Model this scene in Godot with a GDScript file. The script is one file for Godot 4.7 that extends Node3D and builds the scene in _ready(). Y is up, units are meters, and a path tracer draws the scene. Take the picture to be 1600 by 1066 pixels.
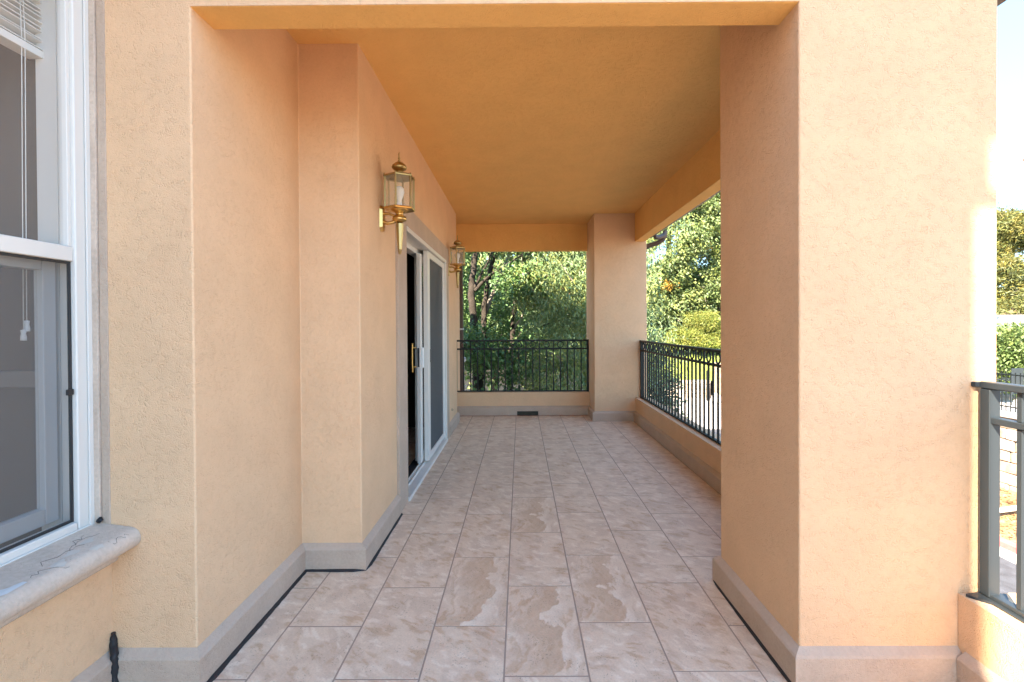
extends Node3D
# x to the right, y up, d = depth into the picture (d = -z). Metres; the balcony floor is y = 0, the yard lies 3 m lower.

const GROUND := -3.0
const XL := -0.832      # corridor wall
const XR1 := -1.145     # reveal of the first recess
const XWIN := -1.443    # wall with the window
const D1 := 1.713       # front faces
const D2 := 2.545
const D4 := 6.42
const CEIL := 2.725
const HEAD := 2.379
const XPI := 0.972      # inner face of the pillars
const XPO := 1.66       # outer face of the pillars
const XB := 1.508       # inner face of side beam and parapet
const XBO := 1.638
const PAR := 0.318
const PLINTH := 0.132

var M := {}
var taken := {}
var rng := RandomNumberGenerator.new()

# ------------------------------------------------------------------ helpers
func V(x: float, y: float, d: float) -> Vector3:
	return Vector3(x, y, -d)

func numbered(called: String) -> String:
	if not taken.has(called):
		taken[called] = 0
		return called
	taken[called] += 1
	return "%s_%03d" % [called, taken[called]]

func begin() -> SurfaceTool:
	var st := SurfaceTool.new()
	st.begin(Mesh.PRIMITIVE_TRIANGLES)
	return st

func vert(st: SurfaceTool, p: Vector3, n: Vector3) -> void:
	st.set_normal(n)
	st.set_uv(Vector2(p.x + p.z * 0.37, -p.y + p.z * 0.21))
	st.add_vertex(p)

# corners counter-clockwise as seen from outside
func quad(st: SurfaceTool, a: Vector3, b: Vector3, c: Vector3, d: Vector3, ns: Array = []) -> void:
	var n := (b - a).cross(c - a)
	if n.length_squared() < 1e-14:
		n = (c - a).cross(d - a)
	n = n.normalized()
	var q := [n, n, n, n] if ns.is_empty() else ns
	vert(st, a, q[0]); vert(st, c, q[2]); vert(st, b, q[1])
	vert(st, a, q[0]); vert(st, d, q[3]); vert(st, c, q[2])

func tri(st: SurfaceTool, a: Vector3, b: Vector3, c: Vector3, ns: Array = []) -> void:
	var n := (b - a).cross(c - a).normalized()
	var q := [n, n, n] if ns.is_empty() else ns
	vert(st, a, q[0]); vert(st, c, q[2]); vert(st, b, q[1])

# box with soft chamfered edges; the basis turns it about its centre
func cbox(st: SurfaceTool, c: Vector3, size: Vector3, bev := 0.004, basis := Basis()) -> void:
	var h := size / 2.0
	var b := minf(bev, minf(h.x, minf(h.y, h.z)) * 0.6)
	var ax := [Vector3.RIGHT, Vector3.UP, Vector3.BACK]
	var hv := [h.x, h.y, h.z]
	for i in 3:
		for s in [-1.0, 1.0]:
			var n: Vector3 = ax[i] * s
			var u: Vector3 = ax[(i + 1) % 3]
			var v: Vector3 = ax[(i + 2) % 3]
			if s < 0:
				var w := u; u = v; v = w
			var hu: float = absf(u.dot(h)) - b
			var hw: float = absf(v.dot(h)) - b
			var o: Vector3 = n * hv[i]
			quad(st, c + basis * (o - u * hu - v * hw), c + basis * (o + u * hu - v * hw), c + basis * (o + u * hu + v * hw), c + basis * (o - u * hu + v * hw))
	for i in 3:
		var j := (i + 1) % 3
		var k := (i + 2) % 3
		for si in [-1.0, 1.0]:
			for sj in [-1.0, 1.0]:
				var ni: Vector3 = ax[i] * si
				var nj: Vector3 = ax[j] * sj
				var p1: Vector3 = ni * hv[i] + nj * (hv[j] - b)
				var p2: Vector3 = ni * (hv[i] - b) + nj * hv[j]
				var e: Vector3 = ax[k] * (hv[k] - b)
				var a1 := basis * ni; var a2 := basis * nj
				if si * sj > 0:
					quad(st, c + basis * (p1 - e), c + basis * (p2 - e), c + basis * (p2 + e), c + basis * (p1 + e), [a1, a2, a2, a1])
				else:
					quad(st, c + basis * (p2 - e), c + basis * (p1 - e), c + basis * (p1 + e), c + basis * (p2 + e), [a2, a1, a1, a2])
	for sx in [-1.0, 1.0]:
		for sy in [-1.0, 1.0]:
			for sz in [-1.0, 1.0]:
				var s := Vector3(sx, sy, sz)
				var px := s * Vector3(h.x, h.y - b, h.z - b)
				var py := s * Vector3(h.x - b, h.y, h.z - b)
				var pz := s * Vector3(h.x - b, h.y - b, h.z)
				var nn := [basis * Vector3(sx, 0, 0), basis * Vector3(0, sy, 0), basis * Vector3(0, 0, sz)]
				if sx * sy * sz > 0:
					tri(st, c + basis * px, c + basis * py, c + basis * pz, nn)
				else:
					tri(st, c + basis * px, c + basis * pz, c + basis * py, [nn[0], nn[2], nn[1]])

func bx(st: SurfaceTool, x0: float, x1: float, y0: float, y1: float, d0: float, d1: float, bev := 0.004) -> void:
	cbox(st, V((x0 + x1) / 2, (y0 + y1) / 2, (d0 + d1) / 2), Vector3(absf(x1 - x0), absf(y1 - y0), absf(d1 - d0)), bev)

# vertical prism over a plan outline of (x, d) points; radii round the upright corners
func prism(st: SurfaceTool, pts: Array, y0: float, y1: float, radii: Array = []) -> void:
	var out := PackedVector2Array()
	var nin := []
	var nout := []
	var area := 0.0
	for i in pts.size():
		var p: Vector2 = pts[i]; var q: Vector2 = pts[(i + 1) % pts.size()]
		area += p.x * q.y - q.x * p.y
	var P := pts.duplicate(); var R := radii.duplicate()
	if area < 0:
		P.reverse(); R.reverse()
	var n := P.size()
	for i in n:
		var a: Vector2 = P[(i + n - 1) % n]; var p: Vector2 = P[i]; var b: Vector2 = P[(i + 1) % n]
		var d1: Vector2 = (p - a).normalized(); var d2: Vector2 = (b - p).normalized()
		var n1 := Vector2(d1.y, -d1.x); var n2 := Vector2(d2.y, -d2.x)
		var r: float = R[i] if i < R.size() else 0.0
		if r <= 0.0:
			out.append(p); nin.append(n1); nout.append(n2)
			continue
		var turn: float = d1.angle_to(d2)
		var t: float = r * tan(absf(turn) / 2)
		var s: Vector2 = p - d1 * t
		var cc: Vector2 = s - n1 * r * signf(turn)
		for k in 6:
			var nn := n1.rotated(turn * k / 5.0)
			out.append(cc + nn * r * signf(turn)); nin.append(nn); nout.append(nn)
	var m := out.size()
	for i in m:
		var j := (i + 1) % m
		var na := V(nout[i].x, 0, nout[i].y); var nb := V(nin[j].x, 0, nin[j].y)
		quad(st, V(out[i].x, y0, out[i].y), V(out[j].x, y0, out[j].y), V(out[j].x, y1, out[j].y), V(out[i].x, y1, out[i].y), [na, nb, nb, na])
	var idx := Geometry2D.triangulate_polygon(out)
	for k in range(0, idx.size(), 3):
		var A := out[idx[k]]; var B := out[idx[k + 1]]; var C := out[idx[k + 2]]
		if (B - A).cross(C - A) < 0:
			var w := B; B = C; C = w
		tri(st, V(A.x, y1, A.y), V(B.x, y1, B.y), V(C.x, y1, C.y))
		tri(st, V(A.x, y0, A.y), V(C.x, y0, C.y), V(B.x, y0, B.y))

# profile of (out, y) from bottom to top, swept along an open path of (x, d); out lies to the right of the way along
func sweep(st: SurfaceTool, prof: Array, path: Array, smooth := false) -> void:
	var rows := []
	var n := path.size()
	for i in n:
		var p: Vector2 = path[i]
		var d1: Vector2 = (p - path[i - 1]).normalized() if i > 0 else (path[i + 1] - p).normalized()
		var d2: Vector2 = (path[i + 1] - p).normalized() if i < n - 1 else d1
		var n1 := Vector2(d1.y, -d1.x); var n2 := Vector2(d2.y, -d2.x)
		var mit := (n1 + n2) / (1.0 + n1.dot(n2))
		var row := []
		for q in prof:
			var w: Vector2 = p + mit * q.x
			row.append(V(w.x, q.y, w.y))
		rows.append(row)
	for i in n - 1:
		var dd: Vector2 = (path[i + 1] - path[i]).normalized()
		var side := V(dd.y, 0, -dd.x)
		var ns := []
		for k in prof.size():
			var t: Vector2 = (prof[mini(k + 1, prof.size() - 1)] - prof[maxi(k - 1, 0)]).normalized()
			ns.append((side * t.y - Vector3.UP * t.x).normalized())
		for k in prof.size() - 1:
			if smooth:
				quad(st, rows[i][k], rows[i + 1][k], rows[i + 1][k + 1], rows[i][k + 1], [ns[k], ns[k], ns[k + 1], ns[k + 1]])
			else:
				quad(st, rows[i][k], rows[i + 1][k], rows[i + 1][k + 1], rows[i][k + 1])
	for e in [0, n - 1]:
		var row: Array = rows[e]
		for k in range(1, prof.size() - 1):
			if e == 0:
				tri(st, row[0], row[k], row[k + 1])
			else:
				tri(st, row[0], row[k + 1], row[k])

func tube(st: SurfaceTool, pts: Array, rad: Array, sides := 8, caps := true) -> void:
	var rings := []
	var prev := Vector3(0.31, 0.9, 0.2).normalized()
	for i in pts.size():
		var t: Vector3 = (pts[mini(i + 1, pts.size() - 1)] - pts[maxi(i - 1, 0)]).normalized()
		var u := prev - t * prev.dot(t)
		if u.length() < 0.05:
			u = t.cross(Vector3.RIGHT)
		u = u.normalized()
		var w := t.cross(u)
		prev = u
		var ring := []
		var r: float = rad[i] if i < rad.size() else rad[-1]
		for k in sides:
			var a := TAU * k / sides
			var nn := u * cos(a) + w * sin(a)
			ring.append([pts[i] + nn * r, nn])
		rings.append(ring)
	for i in pts.size() - 1:
		for k in sides:
			var j := (k + 1) % sides
			var A = rings[i][k]; var B = rings[i][j]; var C = rings[i + 1][j]; var D = rings[i + 1][k]
			quad(st, A[0], B[0], C[0], D[0], [A[1], B[1], C[1], D[1]])
	if caps:
		for e in [0, pts.size() - 1]:
			for k in range(1, sides - 1):
				var ring = rings[e]
				if e == 0:
					tri(st, ring[0][0], ring[k + 1][0], ring[k][0])
				else:
					tri(st, ring[0][0], ring[k][0], ring[k + 1][0])

# turned shape about an upright axis through c; prof of (r, y) from bottom to top
func lathe(st: SurfaceTool, c: Vector3, prof: Array, sides := 20, smooth := true, phase := 0.0) -> void:
	for i in prof.size() - 1:
		var p: Vector2 = prof[i]; var q: Vector2 = prof[i + 1]
		var t0: Vector2 = (prof[i + 1] - prof[maxi(i - 1, 0)]).normalized()
		var t1: Vector2 = (prof[mini(i + 2, prof.size() - 1)] - prof[i]).normalized()
		for k in sides:
			var a := TAU * k / sides + phase; var b := TAU * (k + 1) / sides + phase
			var ua := Vector3(cos(a), 0, -sin(a)); var ub := Vector3(cos(b), 0, -sin(b))
			if smooth:
				quad(st, c + ua * p.x + Vector3.UP * p.y, c + ub * p.x + Vector3.UP * p.y, c + ub * q.x + Vector3.UP * q.y, c + ua * q.x + Vector3.UP * q.y,
					[(ua * t0.y - Vector3.UP * t0.x).normalized(), (ub * t0.y - Vector3.UP * t0.x).normalized(), (ub * t1.y - Vector3.UP * t1.x).normalized(), (ua * t1.y - Vector3.UP * t1.x).normalized()])
			else:
				quad(st, c + ua * p.x + Vector3.UP * p.y, c + ub * p.x + Vector3.UP * p.y, c + ub * q.x + Vector3.UP * q.y, c + ua * q.x + Vector3.UP * q.y)

# a hanging or standing ring in the plane spanned by u and up
func ring(st: SurfaceTool, c: Vector3, u: Vector3, r: float, thick: float) -> void:
	var n := 22
	var w := u.cross(Vector3.UP).normalized()
	var sec := [Vector2(-1, -1), Vector2(1, -1), Vector2(1, 1), Vector2(-1, 1)]
	for i in n:
		var a := TAU * i / n; var b := TAU * (i + 1) / n
		for k in 4:
			var s: Vector2 = sec[k] * thick; var e: Vector2 = sec[(k + 1) % 4] * thick
			var da := u * cos(a) + Vector3.UP * sin(a); var db := u * cos(b) + Vector3.UP * sin(b)
			quad(st, c + da * (r + s.x) + w * s.y, c + db * (r + s.x) + w * s.y, c + db * (r + e.x) + w * e.y, c + da * (r + e.x) + w * e.y)

func thing(called: String, label: String, category: String, at := Vector3.ZERO, group := "") -> Node3D:
	var o := Node3D.new()
	o.name = numbered(called)
	add_child(o)
	o.position = at
	tag(o, label, category, group)
	return o

func tag(o: Node, label: String, category: String, group := "") -> void:
	o.set_meta("label", label)
	o.set_meta("category", category)
	if group:
		o.set_meta("group", group)

# geometry is written in scene coordinates; the part undoes the place of what it hangs on
func part(owner_node: Node3D, called: String, st: SurfaceTool, m: Material, parent: Node3D = null) -> MeshInstance3D:
	var o := MeshInstance3D.new()
	o.name = called
	o.mesh = st.commit()
	o.material_override = m
	if parent == null or parent == owner_node:
		o.position = -owner_node.position
		owner_node.add_child(o, true)
	else:
		parent.add_child(o, true)
	return o

func solo(called: String, st: SurfaceTool, m: Material) -> MeshInstance3D:
	var o := MeshInstance3D.new()
	o.name = numbered(called)
	o.mesh = st.commit()
	o.material_override = m
	add_child(o)
	return o

func struct(called: String, st: SurfaceTool, m: Material) -> MeshInstance3D:
	var o := solo(called, st, m)
	o.set_meta("kind", "structure")
	return o

# ------------------------------------------------------------------ materials
func lin(r: float, g: float, b: float) -> Color:
	return Color(r, g, b).linear_to_srgb()

func plain(c: Color, rough := 0.8, metal := 0.0) -> StandardMaterial3D:
	var m := StandardMaterial3D.new()
	m.albedo_color = c
	m.roughness = rough
	m.metallic = metal
	return m

func noise_tex(kind: int, freq: float, octaves: int, sd: int, size: int, as_normal := false, bump := 4.0, ramp: Gradient = null, warp := 0.0) -> NoiseTexture2D:
	var f := FastNoiseLite.new()
	f.noise_type = kind as FastNoiseLite.NoiseType
	f.frequency = freq
	f.fractal_octaves = octaves
	f.seed = sd
	if warp > 0.0:
		f.domain_warp_enabled = true
		f.domain_warp_amplitude = warp
		f.domain_warp_frequency = freq * 0.6
	var t := NoiseTexture2D.new()
	t.width = size
	t.height = size
	t.seamless = true
	t.noise = f
	t.as_normal_map = as_normal
	t.bump_strength = bump
	t.generate_mipmaps = false
	if ramp:
		t.color_ramp = ramp
	return t

func ramp2(a: Color, b: Color, p0 := 0.25, p1 := 0.75) -> Gradient:
	var g := Gradient.new()
	g.offsets = PackedFloat32Array([p0, p1])
	g.colors = PackedColorArray([a, b])
	return g

func triplanar(m: StandardMaterial3D, per_metre: float) -> void:
	m.uv1_triplanar = true
	m.uv1_world_triplanar = true
	m.uv1_scale = Vector3.ONE * per_metre

# textures computed pixel by pixel: stucco coat (colour with faint blotches) and its relief
func stucco_maps() -> Array:
	var n := 1024
	var f1 := FastNoiseLite.new(); f1.seed = 5; f1.frequency = 0.085; f1.fractal_octaves = 2; f1.noise_type = FastNoiseLite.TYPE_SIMPLEX_SMOOTH
	f1.domain_warp_enabled = true; f1.domain_warp_amplitude = 9.0; f1.domain_warp_frequency = 0.05
	f1.fractal_type = FastNoiseLite.FRACTAL_RIDGED
	var im := f1.get_seamless_image(n, n)
	var f2 := FastNoiseLite.new(); f2.seed = 9; f2.frequency = 0.3; f2.fractal_octaves = 2
	var im2 := f2.get_seamless_image(n, n)
	var f3 := FastNoiseLite.new(); f3.seed = 19; f3.frequency = 0.03; f3.fractal_octaves = 2
	var im3 := f3.get_seamless_image(n, n)
	im.convert(Image.FORMAT_L8); im2.convert(Image.FORMAT_L8); im3.convert(Image.FORMAT_L8)
	var a := im.get_data(); var b := im2.get_data(); var c3 := im3.get_data()
	for i in a.size():
		var groove := clampf((a[i] - 150.0) / 75.0, 0.0, 1.0) * clampf((c3[i] - 95.0) / 70.0, 0.0, 1.0)
		a[i] = clampi(int(150.0 - groove * 120.0 + (b[i] - 128.0) * 0.55), 0, 255)
	var h := Image.create_from_data(n, n, false, Image.FORMAT_L8, a)
	var nm: Image = h.duplicate()
	nm.convert(Image.FORMAT_RGBA8)
	nm.bump_map_to_normal_map(4.5)
	return [ImageTexture.create_from_image(nm), h]

func blotch(c: Color, sd: int, amount: float, size := 640) -> ImageTexture:
	# broad weathering over a fine grain, as one colour map
	var f := FastNoiseLite.new(); f.seed = sd; f.frequency = 0.006; f.fractal_octaves = 5
	var g := FastNoiseLite.new(); g.seed = sd + 1; g.frequency = 0.11; g.fractal_octaves = 3
	var A := f.get_seamless_image(size, size); A.convert(Image.FORMAT_L8)
	var B := g.get_seamless_image(size, size); B.convert(Image.FORMAT_L8)
	var a := A.get_data(); var b := B.get_data()
	var out := PackedByteArray(); out.resize(size * size * 3)
	for i in a.size():
		var t := (a[i] / 255.0 - 0.5) * amount + (b[i] / 255.0 - 0.5) * amount * 0.7
		out[i * 3] = clampi(int(255.0 * c.r * (1.0 + t)), 0, 255)
		out[i * 3 + 1] = clampi(int(255.0 * c.g * (1.0 + t * 1.05)), 0, 255)
		out[i * 3 + 2] = clampi(int(255.0 * c.b * (1.0 + t * 1.1)), 0, 255)
	return ImageTexture.create_from_image(Image.create_from_data(size, size, false, Image.FORMAT_RGB8, out))

func smooth01(a: float, b: float, x: float) -> float:
	var t := clampf((x - a) / (b - a), 0.0, 1.0)
	return t * t * (3.0 - 2.0 * t)

# porcelain tile print: pinkish taupe with cream clouds, brown bands that end in a water line, pits
func tile_print(k: int) -> StandardMaterial3D:
	var w := 176; var h := 352
	var big := FastNoiseLite.new(); big.seed = 100 + k; big.frequency = 0.011; big.fractal_octaves = 4
	var fine := FastNoiseLite.new(); fine.seed = 200 + k; fine.frequency = 0.16; fine.fractal_octaves = 3
	var vein := FastNoiseLite.new(); vein.seed = 300 + k; vein.frequency = 0.02; vein.fractal_octaves = 3
	var base := Color(0.865, 0.765, 0.665); var cream := Color(0.935, 0.865, 0.78); var brown := Color(0.74, 0.60, 0.475); var grey := Color(0.82, 0.715, 0.62)
	var banded: bool = k in [0, 3, 6]
	var ang: float = [0.12, -1.05, -0.85, 0.2, -1.2, -0.7, 0.05, -1.0, -0.9, -1.1][k]
	var ca := cos(ang); var sa := sin(ang)
	var out := PackedByteArray(); out.resize(w * h * 3)
	for y in h:
		for x in w:
			var u := x * ca + y * sa; var v := -x * sa + y * ca
			var warp := big.get_noise_2d(x * 0.6, y * 0.6)
			var tone := big.get_noise_2d(u * 0.9 + 300.0, v * 0.7 + 700.0)
			var str := vein.get_noise_2d(u * 1.35 + warp * 40.0, v * 0.6) * 0.8 + fine.get_noise_2d(u * 0.5, v * 0.16) * 0.28
			var c := base.lerp(grey, 0.9 * smooth01(-0.15, 0.3, tone))
			c = c.lerp(cream, 0.58 * smooth01(0.0, 0.45, str) * smooth01(-0.25, 0.15, warp))
			c = c.lerp(brown, 0.6 * smooth01(0.0, 0.45, -str) * smooth01(-0.3, 0.15, -warp))
			if banded:
				var s := (x - 84.0) + (y - 176.0) * 0.13 + warp * 50.0 + sin(y * 0.02 + k * 1.7) * 15.0 + str * 22.0
				var inb := smooth01(-46.0, -8.0, s) * (1.0 - smooth01(26.0, 32.0, s))
				c = c.lerp(brown, 0.5 * inb * (0.8 + 0.9 * str))
				c = c.lerp(cream, 0.6 * smooth01(28.0, 36.0, s) * (1.0 - smooth01(44.0, 78.0, s)) * smooth01(-0.35, 0.2, tone))
				c = c.lerp(brown, 0.35 * smooth01(-66.0, -60.0, s) * (1.0 - smooth01(-58.0, -48.0, s)))
			else:
				var line := 1.0 - smooth01(0.0, 0.03, absf(str - 0.12))
				c = c.lerp(brown, 0.22 * line * smooth01(-0.1, 0.2, tone))
			var p := fine.get_noise_2d(x, y)
			var pit := smooth01(0.28, 0.5, p) * smooth01(-0.05, 0.3, big.get_noise_2d(x * 1.3 + 900.0, y * 1.3))
			c = c.darkened(0.22 * pit)
			var e := 1.0 + 0.05 * p
			var i := (y * w + x) * 3
			out[i] = clampi(int(c.r * e * 255.0), 0, 255)
			out[i + 1] = clampi(int(c.g * e * 255.0), 0, 255)
			out[i + 2] = clampi(int(c.b * e * 255.0), 0, 255)
	var m := StandardMaterial3D.new()
	m.albedo_texture = ImageTexture.create_from_image(Image.create_from_data(w, h, false, Image.FORMAT_RGB8, out))
	m.roughness = 0.5
	m.metallic_specular = 0.4
	m.normal_enabled = true
	m.normal_texture = M.tile_relief
	m.normal_scale = 0.25
	return m

func coat(c: Color, sd: int, amount: float, relief := 1.0) -> StandardMaterial3D:
	var m := StandardMaterial3D.new()
	m.albedo_texture = blotch(c, sd, amount)
	m.roughness = 0.92
	m.metallic_specular = 0.25
	m.normal_enabled = true
	m.normal_texture = M.relief
	m.normal_scale = relief
	triplanar(m, 1.0 / 1.3)
	return m

func leaf_mat(c: Color, trans: Color) -> StandardMaterial3D:
	var m := plain(c, 0.55)
	m.vertex_color_use_as_albedo = true
	m.backlight_enabled = true
	m.backlight = trans
	m.cull_mode = BaseMaterial3D.CULL_DISABLED
	return m

func make_materials() -> void:
	M.relief = stucco_maps()[0]
	M.tile_relief = noise_tex(FastNoiseLite.TYPE_SIMPLEX_SMOOTH, 0.05, 3, 77, 256, true, 3.0)
	M.stucco = coat(lin(0.765, 0.50, 0.30), 11, 0.04, 0.75)
	M.golden = coat(lin(0.90, 0.52, 0.18), 12, 0.03, 0.8)  # stucco deepened to gold, warm bounced light put into the colour
	M.deck = coat(lin(0.43, 0.35, 0.29), 13, 0.1, 0.3)
	M.grey = coat(lin(0.52, 0.395, 0.30), 21, 0.08, 0.6)
	M.grey_light = coat(lin(0.58, 0.46, 0.365), 22, 0.14, 0.5)
	M.grey_pale = plain(lin(0.58, 0.5, 0.42), 0.9)
	M.brass_dull = plain(lin(0.10, 0.09, 0.05), 0.5, 0.6)
	M.far_stucco = coat(lin(0.5, 0.44, 0.38), 41, 0.1, 0.6)
	M.tar = plain(lin(0.016, 0.016, 0.018), 0.6)
	M.grout = plain(lin(0.36, 0.26, 0.2), 0.95)
	M.underlay = plain(lin(0.30, 0.14, 0.09), 0.95)
	M.vinyl = plain(lin(0.72, 0.68, 0.62), 0.35)
	M.vinyl_in = plain(lin(0.56, 0.56, 0.55), 0.45)
	M.drywall = plain(lin(0.66, 0.64, 0.6), 0.9)
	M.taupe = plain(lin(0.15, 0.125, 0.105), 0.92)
	M.dark = plain(lin(0.04, 0.027, 0.02), 0.9)  # near-black so the open room looks unlit; its gloom is in the colour
	M.crack = plain(lin(0.17, 0.14, 0.12), 0.9)
	M.rail_paint = plain(lin(0.27, 0.24, 0.215), 0.8)
	M.gasket = plain(lin(0.02, 0.021, 0.023), 0.5)
	M.screen = plain(lin(0.05, 0.052, 0.055), 0.8)
	M.brass = plain(lin(0.66, 0.43, 0.15), 0.3, 1.0)
	M.brass_old = plain(lin(0.46, 0.34, 0.15), 0.36, 1.0)
	M.iron = plain(lin(0.008, 0.011, 0.011), 0.5)
	M.iron.metallic_specular = 0.4
	M.iron_new = plain(lin(0.026, 0.034, 0.041), 0.42)
	M.gutter = plain(lin(0.085, 0.058, 0.045), 0.45)
	M.white_plastic = plain(lin(0.8, 0.8, 0.78), 0.4)
	M.bulb = plain(lin(0.82, 0.82, 0.8), 0.15)
	var g := StandardMaterial3D.new()
	g.albedo_color = Color(1, 1, 1, 0.06)
	g.transparency = BaseMaterial3D.TRANSPARENCY_ALPHA
	g.roughness = 0.0
	g.metallic_specular = 0.7
	M.glass = g
	var ag := StandardMaterial3D.new()
	ag.albedo_color = Color(0.93, 0.9, 0.8, 0.18)
	ag.transparency = BaseMaterial3D.TRANSPARENCY_ALPHA
	ag.roughness = 0.05
	M.lamp_glass = ag
	var mesh_m := StandardMaterial3D.new()
	mesh_m.albedo_color = Color(0.30, 0.31, 0.32, 0.72)
	mesh_m.transparency = BaseMaterial3D.TRANSPARENCY_ALPHA
	mesh_m.roughness = 0.8
	M.fly = mesh_m
	var fly2 := mesh_m.duplicate()
	fly2.albedo_color = Color(0.42, 0.41, 0.40, 0.4)
	M.fly_thin = fly2
	M.blind = plain(lin(0.70, 0.68, 0.62), 0.6)
	M.bark = coat(lin(0.055, 0.046, 0.039), 61, 0.5, 1.6)
	M.bark_pale = coat(lin(0.27, 0.235, 0.195), 62, 0.4, 1.2)
	M.concrete = coat(lin(0.50, 0.46, 0.42), 63, 0.14, 0.4)
	M.shaded_asphalt = coat(lin(0.095, 0.098, 0.11), 64, 0.25, 0.9)  # asphalt toned blue-grey, the shadow on the drive put into its colour
	M.soil = coat(lin(0.32, 0.26, 0.19), 65, 0.4, 1.4)
	M.mulch = coat(lin(0.38, 0.23, 0.12), 66, 0.6, 2.2)
	M.red_paint = coat(lin(0.55, 0.15, 0.14), 67, 0.2, 0.5)
	M.lawn = coat(lin(0.20, 0.25, 0.06), 68, 0.4, 2.0)
	M.rocks = [coat(lin(0.52, 0.43, 0.34), 70, 0.3, 1.6), coat(lin(0.48, 0.37, 0.28), 71, 0.3, 1.6), coat(lin(0.56, 0.49, 0.41), 72, 0.3, 1.6)]
	M.roof_tile = plain(lin(0.33, 0.13, 0.09), 0.8)
	M.white_paint = plain(lin(0.58, 0.57, 0.55), 0.6)

# ------------------------------------------------------------------ vegetation
# a twig's worth of small folded leaves
func leaf_spray(count: int, length: float, width: float, spread: float, droop: float, sd: int) -> ArrayMesh:
	var r := RandomNumberGenerator.new(); r.seed = sd
	var st := begin()
	for i in count:
		var at := Vector3(r.randfn(0, spread), r.randfn(0, spread * 0.6), r.randfn(0, spread))
		var dir := Vector3(r.randf_range(-1, 1), r.randf_range(-0.7, 0.6) - droop, r.randf_range(-1, 1)).normalized()
		var up := (Vector3.UP + Vector3(r.randf_range(-0.6, 0.6), 0, r.randf_range(-0.6, 0.6))).normalized()
		var side := dir.cross(up).normalized()
		var nn := side.cross(dir).normalized()
		var l := length * r.randf_range(0.7, 1.2); var w := width * r.randf_range(0.7, 1.2) * 0.5
		var tone := r.randf_range(0.75, 1.25)
		st.set_color(Color(tone, tone, tone * r.randf_range(0.8, 1.1)))
		var a := at; var t := at + dir * l - nn * l * 0.15; var m := at + dir * l * 0.45
		var L := m + side * w + nn * w * 0.35; var R := m - side * w + nn * w * 0.35
		tri(st, a, R, t); tri(st, a, t, L)
	return st.commit()

# blobs: [centre, radii, sprays]; each blob is an ellipsoid filled mostly near its rim and broken into clumps
func foliage(owner_node: Node3D, called: String, spray: Mesh, m: Material, blobs: Array, tones: Array, sd: int, gap := -0.12) -> void:
	var r := RandomNumberGenerator.new(); r.seed = sd
	var f := FastNoiseLite.new(); f.seed = sd; f.frequency = 0.55; f.fractal_octaves = 2
	var xf := []; var cols := []
	for b in blobs:
		var c: Vector3 = b[0]; var rad: Vector3 = b[1]
		var made := 0; var tries := 0
		while made < b[2] and tries < b[2] * 4:
			tries += 1
			var dir := Vector3(r.randfn(0, 1), r.randfn(0, 1), r.randfn(0, 1)).normalized()
			var q := c + dir * rad * pow(r.randf(), 0.42)
			if f.get_noise_3dv(q * 1.6 / maxf(0.3, rad.x * 0.55)) < gap:
				continue
			made += 1
			var s := r.randf_range(0.75, 1.3)
			xf.append(Transform3D(Basis.from_euler(Vector3(r.randf_range(-0.5, 0.5), r.randf() * TAU, r.randf_range(-0.5, 0.5))).scaled(Vector3.ONE * s), q - owner_node.position))
			var t: Color = tones[r.randi() % tones.size()]
			var v := r.randf_range(0.8, 1.2)
			cols.append(Color(t.r * v, t.g * v, t.b * v))
	var mm := MultiMesh.new()
	mm.transform_format = MultiMesh.TRANSFORM_3D
	mm.use_colors = true
	mm.mesh = spray
	mm.instance_count = xf.size()
	for i in xf.size():
		mm.set_instance_transform(i, xf[i]); mm.set_instance_color(i, cols[i])
	var o := MultiMeshInstance3D.new()
	o.name = called
	o.multimesh = mm
	o.material_override = m
	o.set_meta("kind", "stuff")
	owner_node.add_child(o, true)

func limb(owner_node: Node3D, called: String, pts: Array, r0: float, r1: float, m: Material, sd := 1, sides := 9) -> void:
	var rr := RandomNumberGenerator.new(); rr.seed = sd
	var st := begin()
	var P := []; var R := []
	var segs := 5
	for i in pts.size() - 1:
		for k in segs:
			var t := float(k) / segs
			var a: Vector3 = pts[maxi(i - 1, 0)]; var b: Vector3 = pts[i]; var c: Vector3 = pts[i + 1]; var d: Vector3 = pts[mini(i + 2, pts.size() - 1)]
			P.append(b.cubic_interpolate(c, a, d, t) + Vector3(rr.randfn(0, r0 * 0.09), 0, rr.randfn(0, r0 * 0.09)))
			R.append(lerpf(r0, r1, (i + t) / (pts.size() - 1)) * rr.randf_range(0.92, 1.1))
	P.append(pts[-1]); R.append(r1)
	tube(st, P, R, sides)
	part(owner_node, called, st, m)

# bare twigs scattered through a crown, joined into one part
func twigs(owner_node: Node3D, from: Array, n: int, length: float, m: Material, sd: int) -> void:
	var r := RandomNumberGenerator.new(); r.seed = sd
	var st := begin()
	for i in n:
		var b: Array = from[r.randi() % from.size()]
		var p: Vector3 = b[0] + Vector3(r.randf_range(-1, 1), r.randf_range(-1, 0.5), r.randf_range(-1, 1)) * b[1] * 0.7
		var dir: Vector3 = (p - b[0] + Vector3(r.randfn(0, 0.6), r.randf_range(0.1, 1.0), r.randfn(0, 0.6))).normalized()
		var l := length * r.randf_range(0.5, 1.3)
		var q := p + dir * l * 0.5 + Vector3(r.randfn(0, 0.08), 0, r.randfn(0, 0.08)) * l
		tube(st, [p, q, p + dir * l + Vector3.UP * l * 0.12], [0.016, 0.011, 0.005], 5, false)
	var o := part(owner_node, "twigs", st, m)
	o.set_meta("kind", "stuff")

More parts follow.
